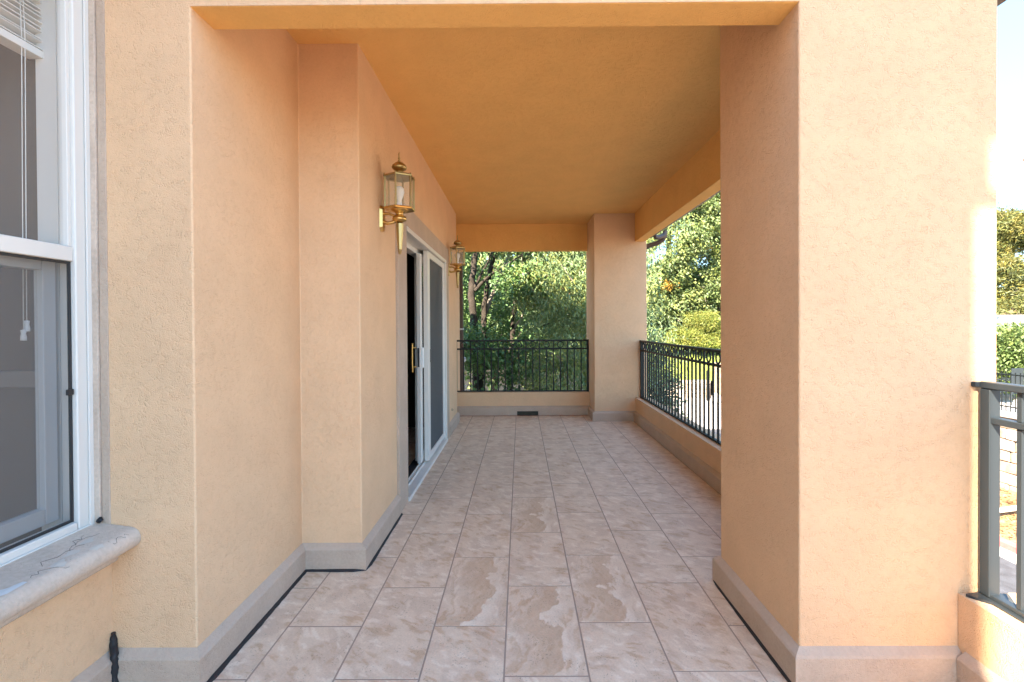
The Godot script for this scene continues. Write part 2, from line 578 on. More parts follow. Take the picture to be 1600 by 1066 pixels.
# ------------------------------------------------------------------ main
func _ready() -> void:
	rng.seed = 7
	var cam := Camera3D.new()
	cam.name = "camera"
	cam.projection = Camera3D.PROJECTION_FRUSTUM
	cam.keep_aspect = Camera3D.KEEP_HEIGHT
	cam.near = 0.05
	cam.far = 400.0
	cam.size = 1066.0 / 766.15 * 0.05
	cam.frustum_offset = Vector2(-9.57, -17.37) / 766.15 * 0.05
	cam.position = Vector3(0, 1.26, 0)
	cam.rotation = Vector3(-0.0085, 0.0045, -0.0053)
	add_child(cam)
	cam.current = true
	var env := Environment.new()
	env.background_mode = Environment.BG_SKY
	var sky := Sky.new()
	var sm := PhysicalSkyMaterial.new()
	sm.energy_multiplier = 3.4
	sm.rayleigh_coefficient = 1.5
	sm.rayleigh_color = Color(0.225, 0.37, 0.62)
	sm.mie_coefficient = 0.0012
	sm.ground_color = Color(0.30, 0.26, 0.22)
	sky.sky_material = sm
	env.sky = sky
	env.tonemap_mode = Environment.TONE_MAPPER_LINEAR
	env.tonemap_exposure = 9.9
	env.sdfgi_enabled = true
	env.ssao_enabled = true
	env.ssil_enabled = true
	var we := WorldEnvironment.new()
	we.name = "world_environment"
	we.environment = env
	add_child(we)
	var sun := DirectionalLight3D.new()
	sun.name = "sun"
	sun.light_energy = 1.05
	sun.light_color = Color(1.0, 0.93, 0.83)
	sun.light_angular_distance = 0.5
	sun.shadow_enabled = true
	add_child(sun)
	sun.look_at_from_position(Vector3.ZERO, V(0.6, -0.9, 1.0), Vector3.UP)

	make_materials()
	grounds()
	floor_tiles()
	house_walls()
	porch_frame()
	parapets()
	roofs()
	window()
	sliding_door()
	lamps()
	railings()
	gutters()
	yard()
	trees()

# ------------------------------------------------------------------ structure
func grounds() -> void:
	var st := begin()
	var s := 300.0
	quad(st, V(-s, GROUND, -s), V(s, GROUND, -s), V(s, GROUND, s), V(-s, GROUND, s))
	struct("ground", st, M.soil)
	st = begin()
	bx(st, 2.6, 9.1, GROUND - 0.1, GROUND + 0.006, -6.0, 20.0, 0.002)
	bx(st, 9.1, 10.9, GROUND - 0.1, GROUND + 0.006, 16.0, 20.0, 0.002)
	struct("driveway", st, M.shaded_asphalt)  # far edge of the dark surface draws the end of that shadow
	st = begin()
	bx(st, 2.6, 11.0, GROUND - 0.1, GROUND + 0.02, 20.0, 28.5, 0.003)
	bx(st, -9.0, 2.6, GROUND - 0.1, GROUND + 0.02, 15.5, 23.0, 0.003)
	struct("concrete_apron", st, M.concrete)
	st = begin()
	bx(st, 8.72, 9.1, GROUND - 0.05, GROUND + 0.012, -6.0, 15.9, 0.002)
	struct("gutter_pan", st, M.concrete)

func floor_tiles() -> void:
	var root := Node3D.new()
	root.name = numbered("floor")
	root.set_meta("kind", "structure")
	add_child(root)
	var st := begin()
	bx(st, -1.5, 1.74, -0.22, -0.0012, -3.3, 7.0, 0.001)
	part(root, "grout", st, M.grout)
	st = begin()
	bx(st, -1.44, 1.523, -0.02, 0.0, -3.3, 1.146, 0.001)
	part(root, "near_deck", st, M.deck)
	st = begin()
	bx(st, -1.44, 1.5, -0.01, 0.0006, 6.832, 6.9, 0.001)
	part(root, "bare_edge", st, M.underlay)
	var prints := []
	for k in 10:
		prints.append(tile_print(k))
	var off := {-3: 0.0009, -2: 0.0046, -1: 0.0012, 0: -0.0039, 1: -0.0049, 2: -0.0054, 3: 0.0029, 4: 0.0047}
	var order := [[1, 4, 2, 7, 8, 5, 9, 2], [5, 8, 1, 4, 7, 9, 2, 8], [7, 2, 9, 1, 5, 8, 4, 2], [8, 0, 2, 5, 1, 4, 9, 7], [3, 9, 6, 7, 8, 2, 1, 5], [4, 6, 1, 8, 5, 9, 7, 2], [2, 9, 5, 1, 8, 7, 4, 5], [5, 1, 7, 4, 2, 8, 9, 1], [9, 4, 8, 2, 7, 1, 5, 8]]
	var T := 0.3078; var TL := 0.6126
	for n in range(-5, 5):
		var xa: float = -0.0616 + n * T + off.get(n, 0.0)
		var xb: float = -0.0616 + (n + 1) * T + off.get(n + 1, 0.0)
		var phase: float = 2.9634 if posmod(n, 2) == 0 else 2.66
		if n == 0: phase = 2.977
		if n == 1: phase = 2.682
		if n == 2: phase = 3.0013
		for i in range(-3, 8):
			var d0 := phase + i * TL
			var d1 := d0 + TL
			var x0 := maxf(xa, -1.44) + 0.002; var x1 := minf(xb, 1.51) - 0.002
			var e0 := maxf(d0, 1.15) + 0.0024; var e1 := minf(d1, 6.835) - 0.0024
			if x1 - x0 < 0.01 or e1 - e0 < 0.01:
				continue
			var flip := rng.randf() < 0.45 and not (i < 1)
			var lift := rng.randf_range(-0.0006, 0.0006)
			st = begin()
			tile(st, x0, x1, e0, e1, lift, xa, d0, T, TL, flip)
			var row: Array = order[posmod(n + 4, 9)]
			part(root, "tile", st, prints[row[posmod(i + 2, 8)]])

func tile(st: SurfaceTool, x0: float, x1: float, d0: float, d1: float, y: float, ox: float, od: float, tw: float, tl: float, flip: bool) -> void:
	var b := 0.0018
	var top := [V(x0 + b, y, d0 + b), V(x1 - b, y, d0 + b), V(x1 - b, y, d1 - b), V(x0 + b, y, d1 - b)]
	var low := [V(x0, y - 0.0045, d0), V(x1, y - 0.0045, d0), V(x1, y - 0.0045, d1), V(x0, y - 0.0045, d1)]
	var faces := [top]
	for k in 4:
		faces.append([low[k], low[(k + 1) % 4], top[(k + 1) % 4], top[k]])
	for q in faces:
		var n: Vector3 = (q[1] - q[0]).cross(q[2] - q[0]).normalized()
		for k in [0, 2, 1, 0, 3, 2]:
			var p: Vector3 = q[k]
			var uv := Vector2((p.x - ox) / tw, 1.0 - (-p.z - od) / tl)
			if flip:
				uv = Vector2.ONE - uv
			st.set_normal(n)
			st.set_uv(uv)
			st.add_vertex(p)
	st.generate_tangents()

func p2(a: Array) -> Array:
	var out := []
	for q in a:
		out.append(Vector2(q[0], q[1]))
	return out

const PLINTH_PROFILE := [[0.0, 0.0], [0.029, 0.0], [0.029, 0.106], [0.024, 0.114], [0.0, 0.132]]

# irregular bead of sealant along a plinth's foot
func tar_bead(owner_node: Node3D, path: Array, w0: float, w1: float, sd: int) -> void:
	var r := RandomNumberGenerator.new(); r.seed = sd
	var st := begin()
	var pts := []
	for i in path.size() - 1:
		var a: Vector2 = path[i]; var b: Vector2 = path[i + 1]
		var n := maxi(2, int(a.distance_to(b) / 0.03))
		for k in n:
			pts.append(a.lerp(b, float(k) / n))
	pts.append(path[-1])
	var prev := []
	var wob := 0.0
	for i in pts.size():
		var p: Vector2 = pts[i]
		var t: Vector2 = (pts[mini(i + 1, pts.size() - 1)] - pts[maxi(i - 1, 0)]).normalized()
		var nn := Vector2(t.y, -t.x)
		wob = wob * 0.6 + r.randf_range(-0.4, 0.4)
		var w := lerpf(w0, w1, float(i) / pts.size()) * (1.0 + wob * 0.45)
		var hh := 0.010 * (1.0 + wob * 0.3)
		var c := p + nn * 0.024
		var o := p + nn * (0.031 + w)
		var m := p + nn * (0.031 + w * 0.5)
		var cur := [V(c.x, hh, c.y), V(m.x, hh * 0.6, m.y), V(o.x, 0.0008, o.y)]
		if prev:
			quad(st, prev[1], cur[1], cur[0], prev[0])
			quad(st, prev[2], cur[2], cur[1], prev[1])
		prev = cur
	part(owner_node, "sealant", st, M.tar)

func house_walls() -> void:
	# the corridor wall with its two steps; the doorway splits it
	var w := thing("house_wall", "tan stucco house wall that steps in twice and holds the sliding door", "wall", V(XL, 0, 4.5))
	var st := begin()
	prism(st, p2([[-2.2, D1], [XR1, D1], [XR1, D2], [XL, D2], [XL, 3.525], [-1.02, 3.525], [-1.02, 2.78], [-2.2, 2.78]]), GROUND, 2.95, [0, 0.007, 0.006, 0.007, 0, 0, 0, 0])
	part(w, "wall_face", st, M.stucco)
	st = begin()
	bx(st, -1.02, XL, 1.99, 2.95, 3.525, 5.36, 0.0)
	bx(st, -1.02, XL, GROUND, -0.06, 3.525, 5.36, 0.0)
	part(w, "wall_face", st, M.stucco)
	st = begin()
	prism(st, p2([[-1.02, 5.36], [XL, 5.36], [XL, D4], [-0.928, D4 + 0.004], [-0.928, 7.6], [-1.3, 7.6], [-1.3, 6.3], [-1.02, 6.3]]), GROUND, 2.95, [0, 0, 0.012, 0.004, 0.012, 0, 0, 0])
	part(w, "wall_face", st, M.stucco)
	# flat grey band round the doorway
	st = begin()
	bx(st, XL - 0.02, -0.812, -0.003, 2.135, 3.275, 3.522, 0.006)
	bx(st, XL - 0.02, -0.812, 1.985, 2.135, 3.522, 5.37, 0.006)
	bx(st, XL - 0.02, -0.812, -0.003, 2.135, 5.37, 5.575, 0.006)
	part(w, "door_surround", st, M.grey)
	st = begin()
	var prof := p2(PLINTH_PROFILE)
	sweep(st, prof, p2([[XWIN, D1], [XR1, D1], [XR1, D2], [XL, D2], [XL, 3.275]]))
	part(w, "plinth", st, M.grey)
	st = begin()
	sweep(st, prof, p2([[XL, 5.575], [XL, D4], [-0.925, D4]]))
	part(w, "plinth", st, M.grey)
	tar_bead(w, p2([[XWIN, D1], [XR1, D1], [XR1, D2], [XL, D2], [XL, 3.27]]), 0.017, 0.008, 31)
	st = begin()
	# the lump of tar in the corner below the window
	var pts := []; var rad := []
	var r := RandomNumberGenerator.new(); r.seed = 4
	for k in 22:
		pts.append(V(-1.411 + r.randfn(0, 0.0012) - (0.024 if k > 14 else 0.0), 0.004 + k * 0.0088, 1.682 + r.randfn(0, 0.0012) + (0.024 if k > 14 else 0.0)))
		rad.append(0.0115 * (1.0 + 0.14 * sin(k * 0.9) + r.randf_range(-0.06, 0.06)) * (1.0 if k < 20 else 0.6))
	tube(st, pts, rad, 9)
	part(w, "tar_patch", st, M.tar)
	# outlet plug hole low on the wall near the far end
	st = begin()
	bx(st, XL - 0.004, XL + 0.003, 0.235, 0.265, 5.90, 5.925, 0.001)
	bx(st, XL - 0.004, XL + 0.003, 0.225, 0.237, 6.0, 6.015, 0.001)
	part(w, "nail_hole", st, M.gasket)

	# wing with the window, left of the camera, plus an unseen added shade tower
	var v := thing("window_wall", "tan stucco wall under and around the white sash window, with an unseen tower added for shade", "wall", V(XWIN, 0, 0.9))
	st = begin()
	bx(st, -1.643, XWIN, GROUND, 0.5, -3.36, D1, 0.0)
	bx(st, -1.643, XWIN, 2.5, 2.95, -3.36, D1, 0.0)
	bx(st, -3.6, XWIN - 0.0015, 2.951, 9.4, -3.358, -1.5, 0.0)  # unseen tower, added to shade the near pillar
	bx(st, -1.643, XWIN, 0.5, 2.5, -3.36, 0.72, 0.0)
	part(v, "wall_face", st, M.stucco)
	st = begin()
	bx(st, -9.0, -1.643, GROUND, 0.4, -3.36, -3.16, 0.0)
	bx(st, -9.0, -1.643, 2.4, 2.949, -3.36, -3.16, 0.0)
	bx(st, -9.0, -4.6, 0.4, 2.4, -3.36, -3.16, 0.0)
	bx(st, -2.4, -1.643, 0.4, 2.4, -3.36, -3.16, 0.0)
	part(v, "rear_wall", st, M.stucco)  # unseen opening added in this wall to let sun brighten the room
	st = begin()
	bx(st, -9.0, -8.8, GROUND, 2.949, -3.158, 9.0, 0.0)
	part(v, "side_wall", st, M.stucco)
	st = begin()
	sweep(st, prof, p2([[XWIN, -3.3], [XWIN, D1]]))
	part(v, "plinth", st, M.grey)
	# grey strips that close the window recess
	st = begin()
	bx(st, -1.64, -1.474, 0.5, 2.5, 1.702, D1 + 0.08, 0.003)
	part(v, "jamb_strip", st, M.grey_light)
	st = begin()
	bx(st, -1.474, XWIN - 0.001, 0.5, 2.5, 1.709, D1 + 0.08, 0.003)
	part(v, "jamb_strip", st, M.grey)
	# rooms behind, closed with thickness
	var room := Node3D.new()
	room.name = numbered("interior_shell")
	room.set_meta("kind", "structure")
	add_child(room)
	st = begin()
	bx(st, -8.8, -1.643, 2.6, 2.95, -3.16, 7.6, 0.0)
	part(room, "inner_ceiling", st, M.drywall)
	st = begin()
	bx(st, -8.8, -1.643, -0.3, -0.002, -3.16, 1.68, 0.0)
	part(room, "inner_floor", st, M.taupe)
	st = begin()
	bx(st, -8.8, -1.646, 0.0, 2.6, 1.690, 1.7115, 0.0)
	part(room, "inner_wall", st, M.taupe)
	st = begin()
	bx(st, -6.0, -1.65, 1.055, 1.115, 1.672, 1.69, 0.006)
	part(room, "chair_rail", st, M.rail_paint)
	st = begin()
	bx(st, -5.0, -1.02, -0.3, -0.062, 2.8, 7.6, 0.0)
	part(room, "dark_floor", st, M.dark)  # floor coloured for the gloom of the room
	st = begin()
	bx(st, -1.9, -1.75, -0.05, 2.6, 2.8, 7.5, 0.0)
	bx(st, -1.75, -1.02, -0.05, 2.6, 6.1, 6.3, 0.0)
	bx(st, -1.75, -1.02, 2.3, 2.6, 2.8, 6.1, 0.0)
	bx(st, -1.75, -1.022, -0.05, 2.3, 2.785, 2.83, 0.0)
	part(room, "dark_lining", st, M.dark)  # dark sheets close behind the door stand in for the room's shade

func porch_frame() -> void:
	var st := begin()
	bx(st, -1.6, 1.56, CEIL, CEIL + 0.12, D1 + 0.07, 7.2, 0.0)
	struct("porch_ceiling", st, M.golden)  # ceiling colour carries the warm bounce light
	st = begin()
	prism(st, p2([[XPI, D1], [XPO, D1], [XPO, 2.387], [XPI, 2.387]]), GROUND, 2.9, [0.007, 0.007, 0.007, 0.007])
	var o := thing("stucco_pillar", "broad near pillar of tan stucco at right, sunlit on its outer edge", "pillar", V(1.316, 0, 2.05), "stucco porch pillars")
	part(o, "shaft", st, M.stucco)
	st = begin()
	var prof := p2(PLINTH_PROFILE)
	sweep(st, prof, p2([[XPI + 0.2, 2.387], [XPI, 2.387], [XPI, D1], [1.524, D1]]))
	part(o, "plinth", st, M.grey)
	tar_bead(o, p2([[XPI + 0.05, 2.387], [XPI, 2.387], [XPI, D1 - 0.03]]), 0.007, 0.007, 33)
	st = begin()
	prism(st, p2([[XPI, 6.44], [XPO, 6.44], [XPO, 7.2], [XPI, 7.2]]), GROUND, 2.9, [0.007, 0.007, 0.0, 0.0])
	o = thing("stucco_pillar", "smaller far pillar of tan stucco at the corner between the two railings", "pillar", V(1.316, 0, 6.8), "stucco porch pillars")
	part(o, "shaft", st, M.stucco)
	st = begin()
	sweep(st, prof, p2([[XPI, 6.9], [XPI, 6.44], [XB, 6.44]]))
	part(o, "plinth", st, M.grey)
	st = begin()
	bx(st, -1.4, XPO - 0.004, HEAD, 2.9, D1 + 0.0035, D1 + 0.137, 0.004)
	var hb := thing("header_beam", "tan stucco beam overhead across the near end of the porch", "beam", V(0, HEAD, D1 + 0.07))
	part(hb, "core", st, M.golden)  # underside tinted for bounced light; the thin front face stays plain stucco
	st = begin()
	bx(st, -1.4, XPO - 0.004, HEAD + 0.002, 2.9, D1 + 0.0005, D1 + 0.003, 0.0)
	part(hb, "front_face", st, M.stucco)
	st = begin()
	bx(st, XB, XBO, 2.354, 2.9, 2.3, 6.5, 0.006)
	tag(solo("side_beam", st, M.golden), "tan stucco beam running along the open right side of the porch", "beam")  # bounce light painted into the beam colour
	st = begin()
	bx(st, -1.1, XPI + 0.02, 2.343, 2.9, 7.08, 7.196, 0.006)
	tag(solo("end_beam", st, M.golden), "tan stucco beam over the opening at the far end", "beam")  # same painted bounce tint as the side beam

func parapets() -> void:
	var prof := p2(PLINTH_PROFILE)
	var st := begin()
	var w := thing("parapet_wall", "low tan stucco parapet under the railing at the far end", "low wall", V(0, 0, 6.97), "porch parapets")
	prism(st, p2([[-0.93, 6.895], [XPI + 0.02, 6.895], [XPI + 0.02, 7.1], [-0.93, 7.1]]), GROUND, PAR, [])
	part(w, "wall_face", st, M.stucco)
	st = begin()
	# plinth with the slot of the drain left open
	sweep(st, prof, p2([[-0.93, 6.895], [-0.052, 6.895]]))
	sweep(st, prof, p2([[0.246, 6.895], [XPI, 6.895]]))
	sweep(st, p2([[0.0, 0.06], [0.029, 0.06], [0.029, 0.106], [0.024, 0.114], [0.0, 0.132]]), p2([[-0.052, 6.895], [0.246, 6.895]]))
	part(w, "plinth", st, M.grey)
	var s := thing("scupper_drain", "dark rectangular drain slot low in the far parapet", "drain", V(0.097, 0.03, 6.87))
	st = begin()
	bx(st, -0.0515, 0.2455, 0.001, 0.0595, 6.885, 6.893, 0.0)
	part(s, "backing", st, M.gasket)
	for k in 5:
		st = begin()
		bx(st, -0.0515, 0.2455, 0.007 + k * 0.0112, 0.0105 + k * 0.0112, 6.874, 6.882, 0.001)
		part(s, "slat", st, M.brass_dull)
	st = begin()
	w = thing("parapet_wall", "low tan stucco parapet under the side railing between the two pillars", "low wall", V(1.6, 0, 4.4), "porch parapets")
	prism(st, p2([[XB, 2.38], [1.70, 2.38], [1.70, 6.445], [XB, 6.445]]), GROUND, PAR - 0.012, [])
	part(w, "wall_face", st, M.stucco)
	st = begin()
	sweep(st, prof, p2([[XB, 6.44], [XB, 2.387]]))
	part(w, "plinth", st, M.grey)
	st = begin()
	w = thing("parapet_wall", "sunlit low parapet in front of the near pillar at lower right", "low wall", V(1.63, 0, 0), "porch parapets")
	prism(st, p2([[1.524, -3.3], [1.76, -3.3], [1.76, D1 - 0.002], [1.524, D1 - 0.002]]), GROUND, PAR, [0, 0, 0, 0.0])
	part(w, "wall_face", st, M.stucco)
	st = begin()
	sweep(st, prof, p2([[1.524, D1 - 0.03], [1.524, -3.3]]))
	part(w, "plinth", st, M.grey)

func roofs() -> void:
	var o := thing("house_roof", "brown tiled roof over the porch and the house beside it, with unseen boards added to shape the sun strip", "roof", V(-2, 2.6, 4.6))
	var st := begin()
	for q in [[1.84, 2.76, -3.6, 3.55], [-9.1, 2.75, -3.6, 3.55]]:
		var a := V(q[0], q[1], 1.74); var b := V(q[2], q[3], 1.74); var c := V(q[2], q[3], 7.75); var d := V(q[0], q[1], 7.75)
		var u := Vector3(0, 0.12, 0)
		var P := [a, b, c, d]
		if q[0] < 0:
			P = [d, c, b, a]
		quad(st, P[0], P[3], P[2], P[1]); quad(st, P[0] + u, P[1] + u, P[2] + u, P[3] + u)
		for k in 4:
			var A: Vector3 = P[k]; var B: Vector3 = P[(k + 1) % 4]
			quad(st, A, B, B + u, A + u)
	part(o, "roof_slope", st, M.roof_tile)
	st = begin()
	# soffit board between the side beam and the gutter
	bx(st, 1.6385, 1.66, 2.5, 2.545, 2.39, 6.43, 0.002)
	bx(st, 1.66, 1.70, 2.5, 2.755, 1.716, 7.3, 0.002)
	part(o, "soffit", st, M.stucco)
	st = begin()
	bx(st, -3.9, -1.2, 9.4, 9.6, -3.7, -1.2, 0.0)  # cap of the added unseen tower
	bx(st, -3.9, -1.30, 6.26, 6.29, -3.42, -3.361, 0.0)  # unseen board added to end the sun strip on the near pillar
	bx(st, -3.9, -1.30, 6.50, 9.39, -3.42, -3.361, 0.0)  # added board that keeps the pillar top in shade
	bx(st, -3.9, -1.428, 6.2905, 6.4995, -3.415, -3.361, 0.0)  # added filler, narrows the sun spot let through between the boards
	bx(st, -9.3, -1.25, 2.951, 3.1, -3.6, -3.359, 0.0)
	bx(st, -9.3, -3.602, 2.951, 3.1, -3.358, 1.73, 0.0)
	bx(st, -3.6, -1.25, 2.951, 3.1, -1.498, 1.73, 0.0)
	part(o, "roof_and_shade_boards", st, M.roof_tile)

func window() -> void:
	var w := thing("sash_window", "white vinyl sash window with a raised blind at the left edge", "window", V(-1.5, 0.55, 1.2))
	var n0 := 0.73; var n1 := 1.7025     # depth range of the frame
	var b := 0.562; var t := 2.5
	var st := begin()
	bx(st, -1.56, -1.5, b, t, 1.650, n1, 0.006)
	bx(st, -1.56, -1.5, b, t, n0, n0 + 0.055, 0.006)
	bx(st, -1.5595, -1.501, b + 0.0005, 0.604, n0 + 0.055, 1.650, 0.006)
	bx(st, -1.5595, -1.501, t - 0.05, t, n0 + 0.055, 1.650, 0.006)
	part(w, "frame", st, M.vinyl)
	st = begin()
	bx(st, -1.499, -1.492, b, t, 1.686, n1 + 0.001, 0.003)
	bx(st, -1.499, -1.492, b - 0.002, b + 0.018, n0, 1.686, 0.003)
	part(w, "nail_fin", st, M.vinyl)
	# upper sash, fixed, near the face
	st = begin()
	bx(st, -1.545, -1.508, 1.484, 1.535, n0 + 0.055, 1.651, 0.004)
	bx(st, -1.540, -1.512, 1.535, 2.45, 1.636, 1.651, 0.003)
	bx(st, -1.551, -1.5475, 1.49, 1.53, n0 + 0.055, 1.65, 0.001)
	var sash := part(w, "upper_sash", st, M.vinyl)
	st = begin()
	quad(st, V(-1.528, 1.534, n0 + 0.05), V(-1.528, 1.534, 1.638), V(-1.528, 2.452, 1.638), V(-1.528, 2.452, n0 + 0.05))
	part(w, "pane", st, M.glass, sash)
	# lower sash sits further in, with a fly screen before it
	st = begin()
	bx(st, -1.595, -1.562, 0.612, 1.50, 1.598, 1.646, 0.004)
	bx(st, -1.595, -1.562, 0.612, 0.668, n0 + 0.05, 1.598, 0.004)
	bx(st, -1.595, -1.562, 1.45, 1.50, n0 + 0.05, 1.598, 0.004)
	sash = part(w, "lower_sash", st, M.vinyl_in)
	st = begin()
	quad(st, V(-1.58, 0.66, n0 + 0.05), V(-1.58, 0.66, 1.6), V(-1.58, 1.455, 1.6), V(-1.58, 1.455, n0 + 0.05))
	part(w, "pane", st, M.glass, sash)
	st = begin()
	bx(st, -1.524, -1.516, 0.604, 1.484, 1.641, 1.6495, 0.001)
	bx(st, -1.524, -1.516, 0.6045, 0.613, n0 + 0.055, 1.641, 0.001)
	bx(st, -1.524, -1.516, 1.4755, 1.4838, n0 + 0.055, 1.641, 0.001)
	sash = part(w, "screen_frame", st, M.gasket)
	st = begin()
	quad(st, V(-1.520, 0.61, n0 + 0.055), V(-1.520, 0.61, 1.644), V(-1.520, 1.48, 1.644), V(-1.520, 1.48, n0 + 0.055))
	part(w, "fly_screen", st, M.fly_thin, sash)
	st = begin()
	bx(st, -1.517, -1.508, 1.035, 1.055, 1.624, 1.648, 0.002)
	part(w, "screen_catch", st, M.gasket)
	# inner return of the wall
	st = begin()
	bx(st, -1.635, -1.562, 0.55, 2.5, 1.655, 1.70, 0.003)
	bx(st, -1.635, -1.562, 0.50, 0.56, n0, 1.655, 0.003)
	part(w, "inner_return", st, M.drywall)
	# sill with rounded nose
	var s := thing("window_sill", "grey rounded stucco window sill with flaking paint", "sill", V(-1.4, 0.53, 0.9))
	st = begin()
	var prof := []
	prof.append(Vector2(-0.05, 0.44)); prof.append(Vector2(0.018, 0.44)); prof.append(Vector2(0.024, 0.447)); prof.append(Vector2(0.024, 0.462))
	prof.append(Vector2(0.034, 0.468)); prof.append(Vector2(0.05, 0.474)); prof.append(Vector2(0.062, 0.486))
	for k in 11:
		var a := -1.2 + k * 0.26
		prof.append(Vector2(0.068 + cos(a) * 0.037, 0.5235 + sin(a) * 0.037))
	prof.append(Vector2(0.03, 0.566)); prof.append(Vector2(-0.062, 0.578))
	sweep(st, prof, p2([[XWIN, 0.3], [XWIN, D1 - 0.0015]]), true)
	part(s, "sill_body", st, M.grey_light)
	# flakes of paint that stand proud and bare white spots
	var r := RandomNumberGenerator.new(); r.seed = 12
	st = begin()
	for q in [[-1.375, 1.44, 0.05], [-1.392, 1.50, 0.04], [-1.36, 1.56, 0.03], [-1.41, 1.58, 0.035]]:
		flake(st, q[0], q[1], q[2], r)
	var fl := part(s, "paint_flake", st, M.grey_pale)
	st = begin()
	flake(st, -1.372, 1.30, 0.045, r)
	flake(st, -1.38, 1.275, 0.03, r)
	part(s, "bare_spot", st, M.white_paint)
	st = begin()
	for q in [[-1.40, 1.42, 0.16], [-1.385, 1.50, 0.13], [-1.42, 1.55, 0.1], [-1.36, 1.60, 0.08], [-1.375, 1.36, 0.1]]:
		var x: float = q[0]; var d: float = q[1]
		var line := []
		for k in 9:
			line.append(V(x, sill_top(x) + 0.0004, d))
			x = clampf(x + r.randfn(0.0, 0.009), -1.47, -1.345); d += q[2] / 9.0
		tube(st, line, [0.0006, 0.0009, 0.0007, 0.001, 0.0006], 4, false)
	part(s, "crack", st, M.crack)
	st = begin()
	tube(st, [V(-1.478, 0.584, 1.70), V(-1.47, 0.590, 1.699), V(-1.465, 0.585, 1.700)], [0.008, 0.011, 0.006], 7)
	part(s, "caulk_lump", st, M.tar)
	# blind
	var bl := thing("window_blind", "cream slatted blind drawn up to the top of the left window", "blind", V(-1.62, 2.3, 1.2))
	for k in 14:
		st = begin()
		var y := 2.205 + k * 0.0165 + r.randf_range(-0.002, 0.002)
		var c := V(-1.632 + r.randf_range(-0.003, 0.003), y, 1.2)
		cbox(st, c, Vector3(0.05, 0.0035, 0.92), 0.001, Basis.from_euler(Vector3(r.randf_range(-0.004, 0.004), r.randf_range(-0.003, 0.003), r.randf_range(-0.16, 0.16))))
		part(bl, "slat", st, M.blind)
	st = begin()
	cbox(st, V(-1.632, 2.182, 1.2), Vector3(0.054, 0.026, 0.92), 0.003)
	part(bl, "bottom_rail", st, M.blind)
	st = begin()
	bx(st, -1.665, -1.60, 2.44, 2.5, 0.74, 1.66, 0.002)
	part(bl, "head_rail", st, M.blind)
	var k2 := 0
	for q in [[1.583, 1.255], [1.594, 1.285]]:
		st = begin()
		tube(st, [V(-1.617, 2.44, q[0] + 0.004), V(-1.607, 2.2, q[0] + 0.002), V(-1.610, 1.6, q[0]), V(-1.612, q[1], q[0])], [0.0013, 0.0013, 0.0013, 0.0013], 5)
		var cord := part(bl, "cord", st, M.blind)
		st = begin()
		lathe(st, V(-1.612, q[1] - 0.035, q[0]), p2([[0.0, 0.0], [0.008, 0.0], [0.0085, 0.012], [0.0062, 0.022], [0.0078, 0.034], [0.0, 0.037]]), 12)
		part(bl, "tassel", st, M.white_plastic, cord)
		k2 += 1

func flake(st: SurfaceTool, x: float, d: float, size: float, r: RandomNumberGenerator) -> void:
	var n := 11
	var pts := []
	for k in n:
		var a := TAU * k / n
		var rr := size * r.randf_range(0.4, 1.0)
		var X: float = x + cos(a) * rr * 0.45; var D: float = d + sin(a) * rr
		pts.append(V(X, sill_top(X) + 0.0012, D))
	var c := V(x, sill_top(x) + 0.0022, d)
	for k in n:
		tri(st, c, pts[k], pts[(k + 1) % n])

func sill_top(x: float) -> float:
	var o := x - XWIN
	if o > 0.068:
		return 0.5235 + sqrt(maxf(0.0, 0.037 * 0.037 - (o - 0.068) * (o - 0.068)))
	if o > 0.03:
		return lerpf(0.566, 0.5605, (o - 0.03) / 0.038)
	return lerpf(0.578, 0.566, (o + 0.062) / 0.092)

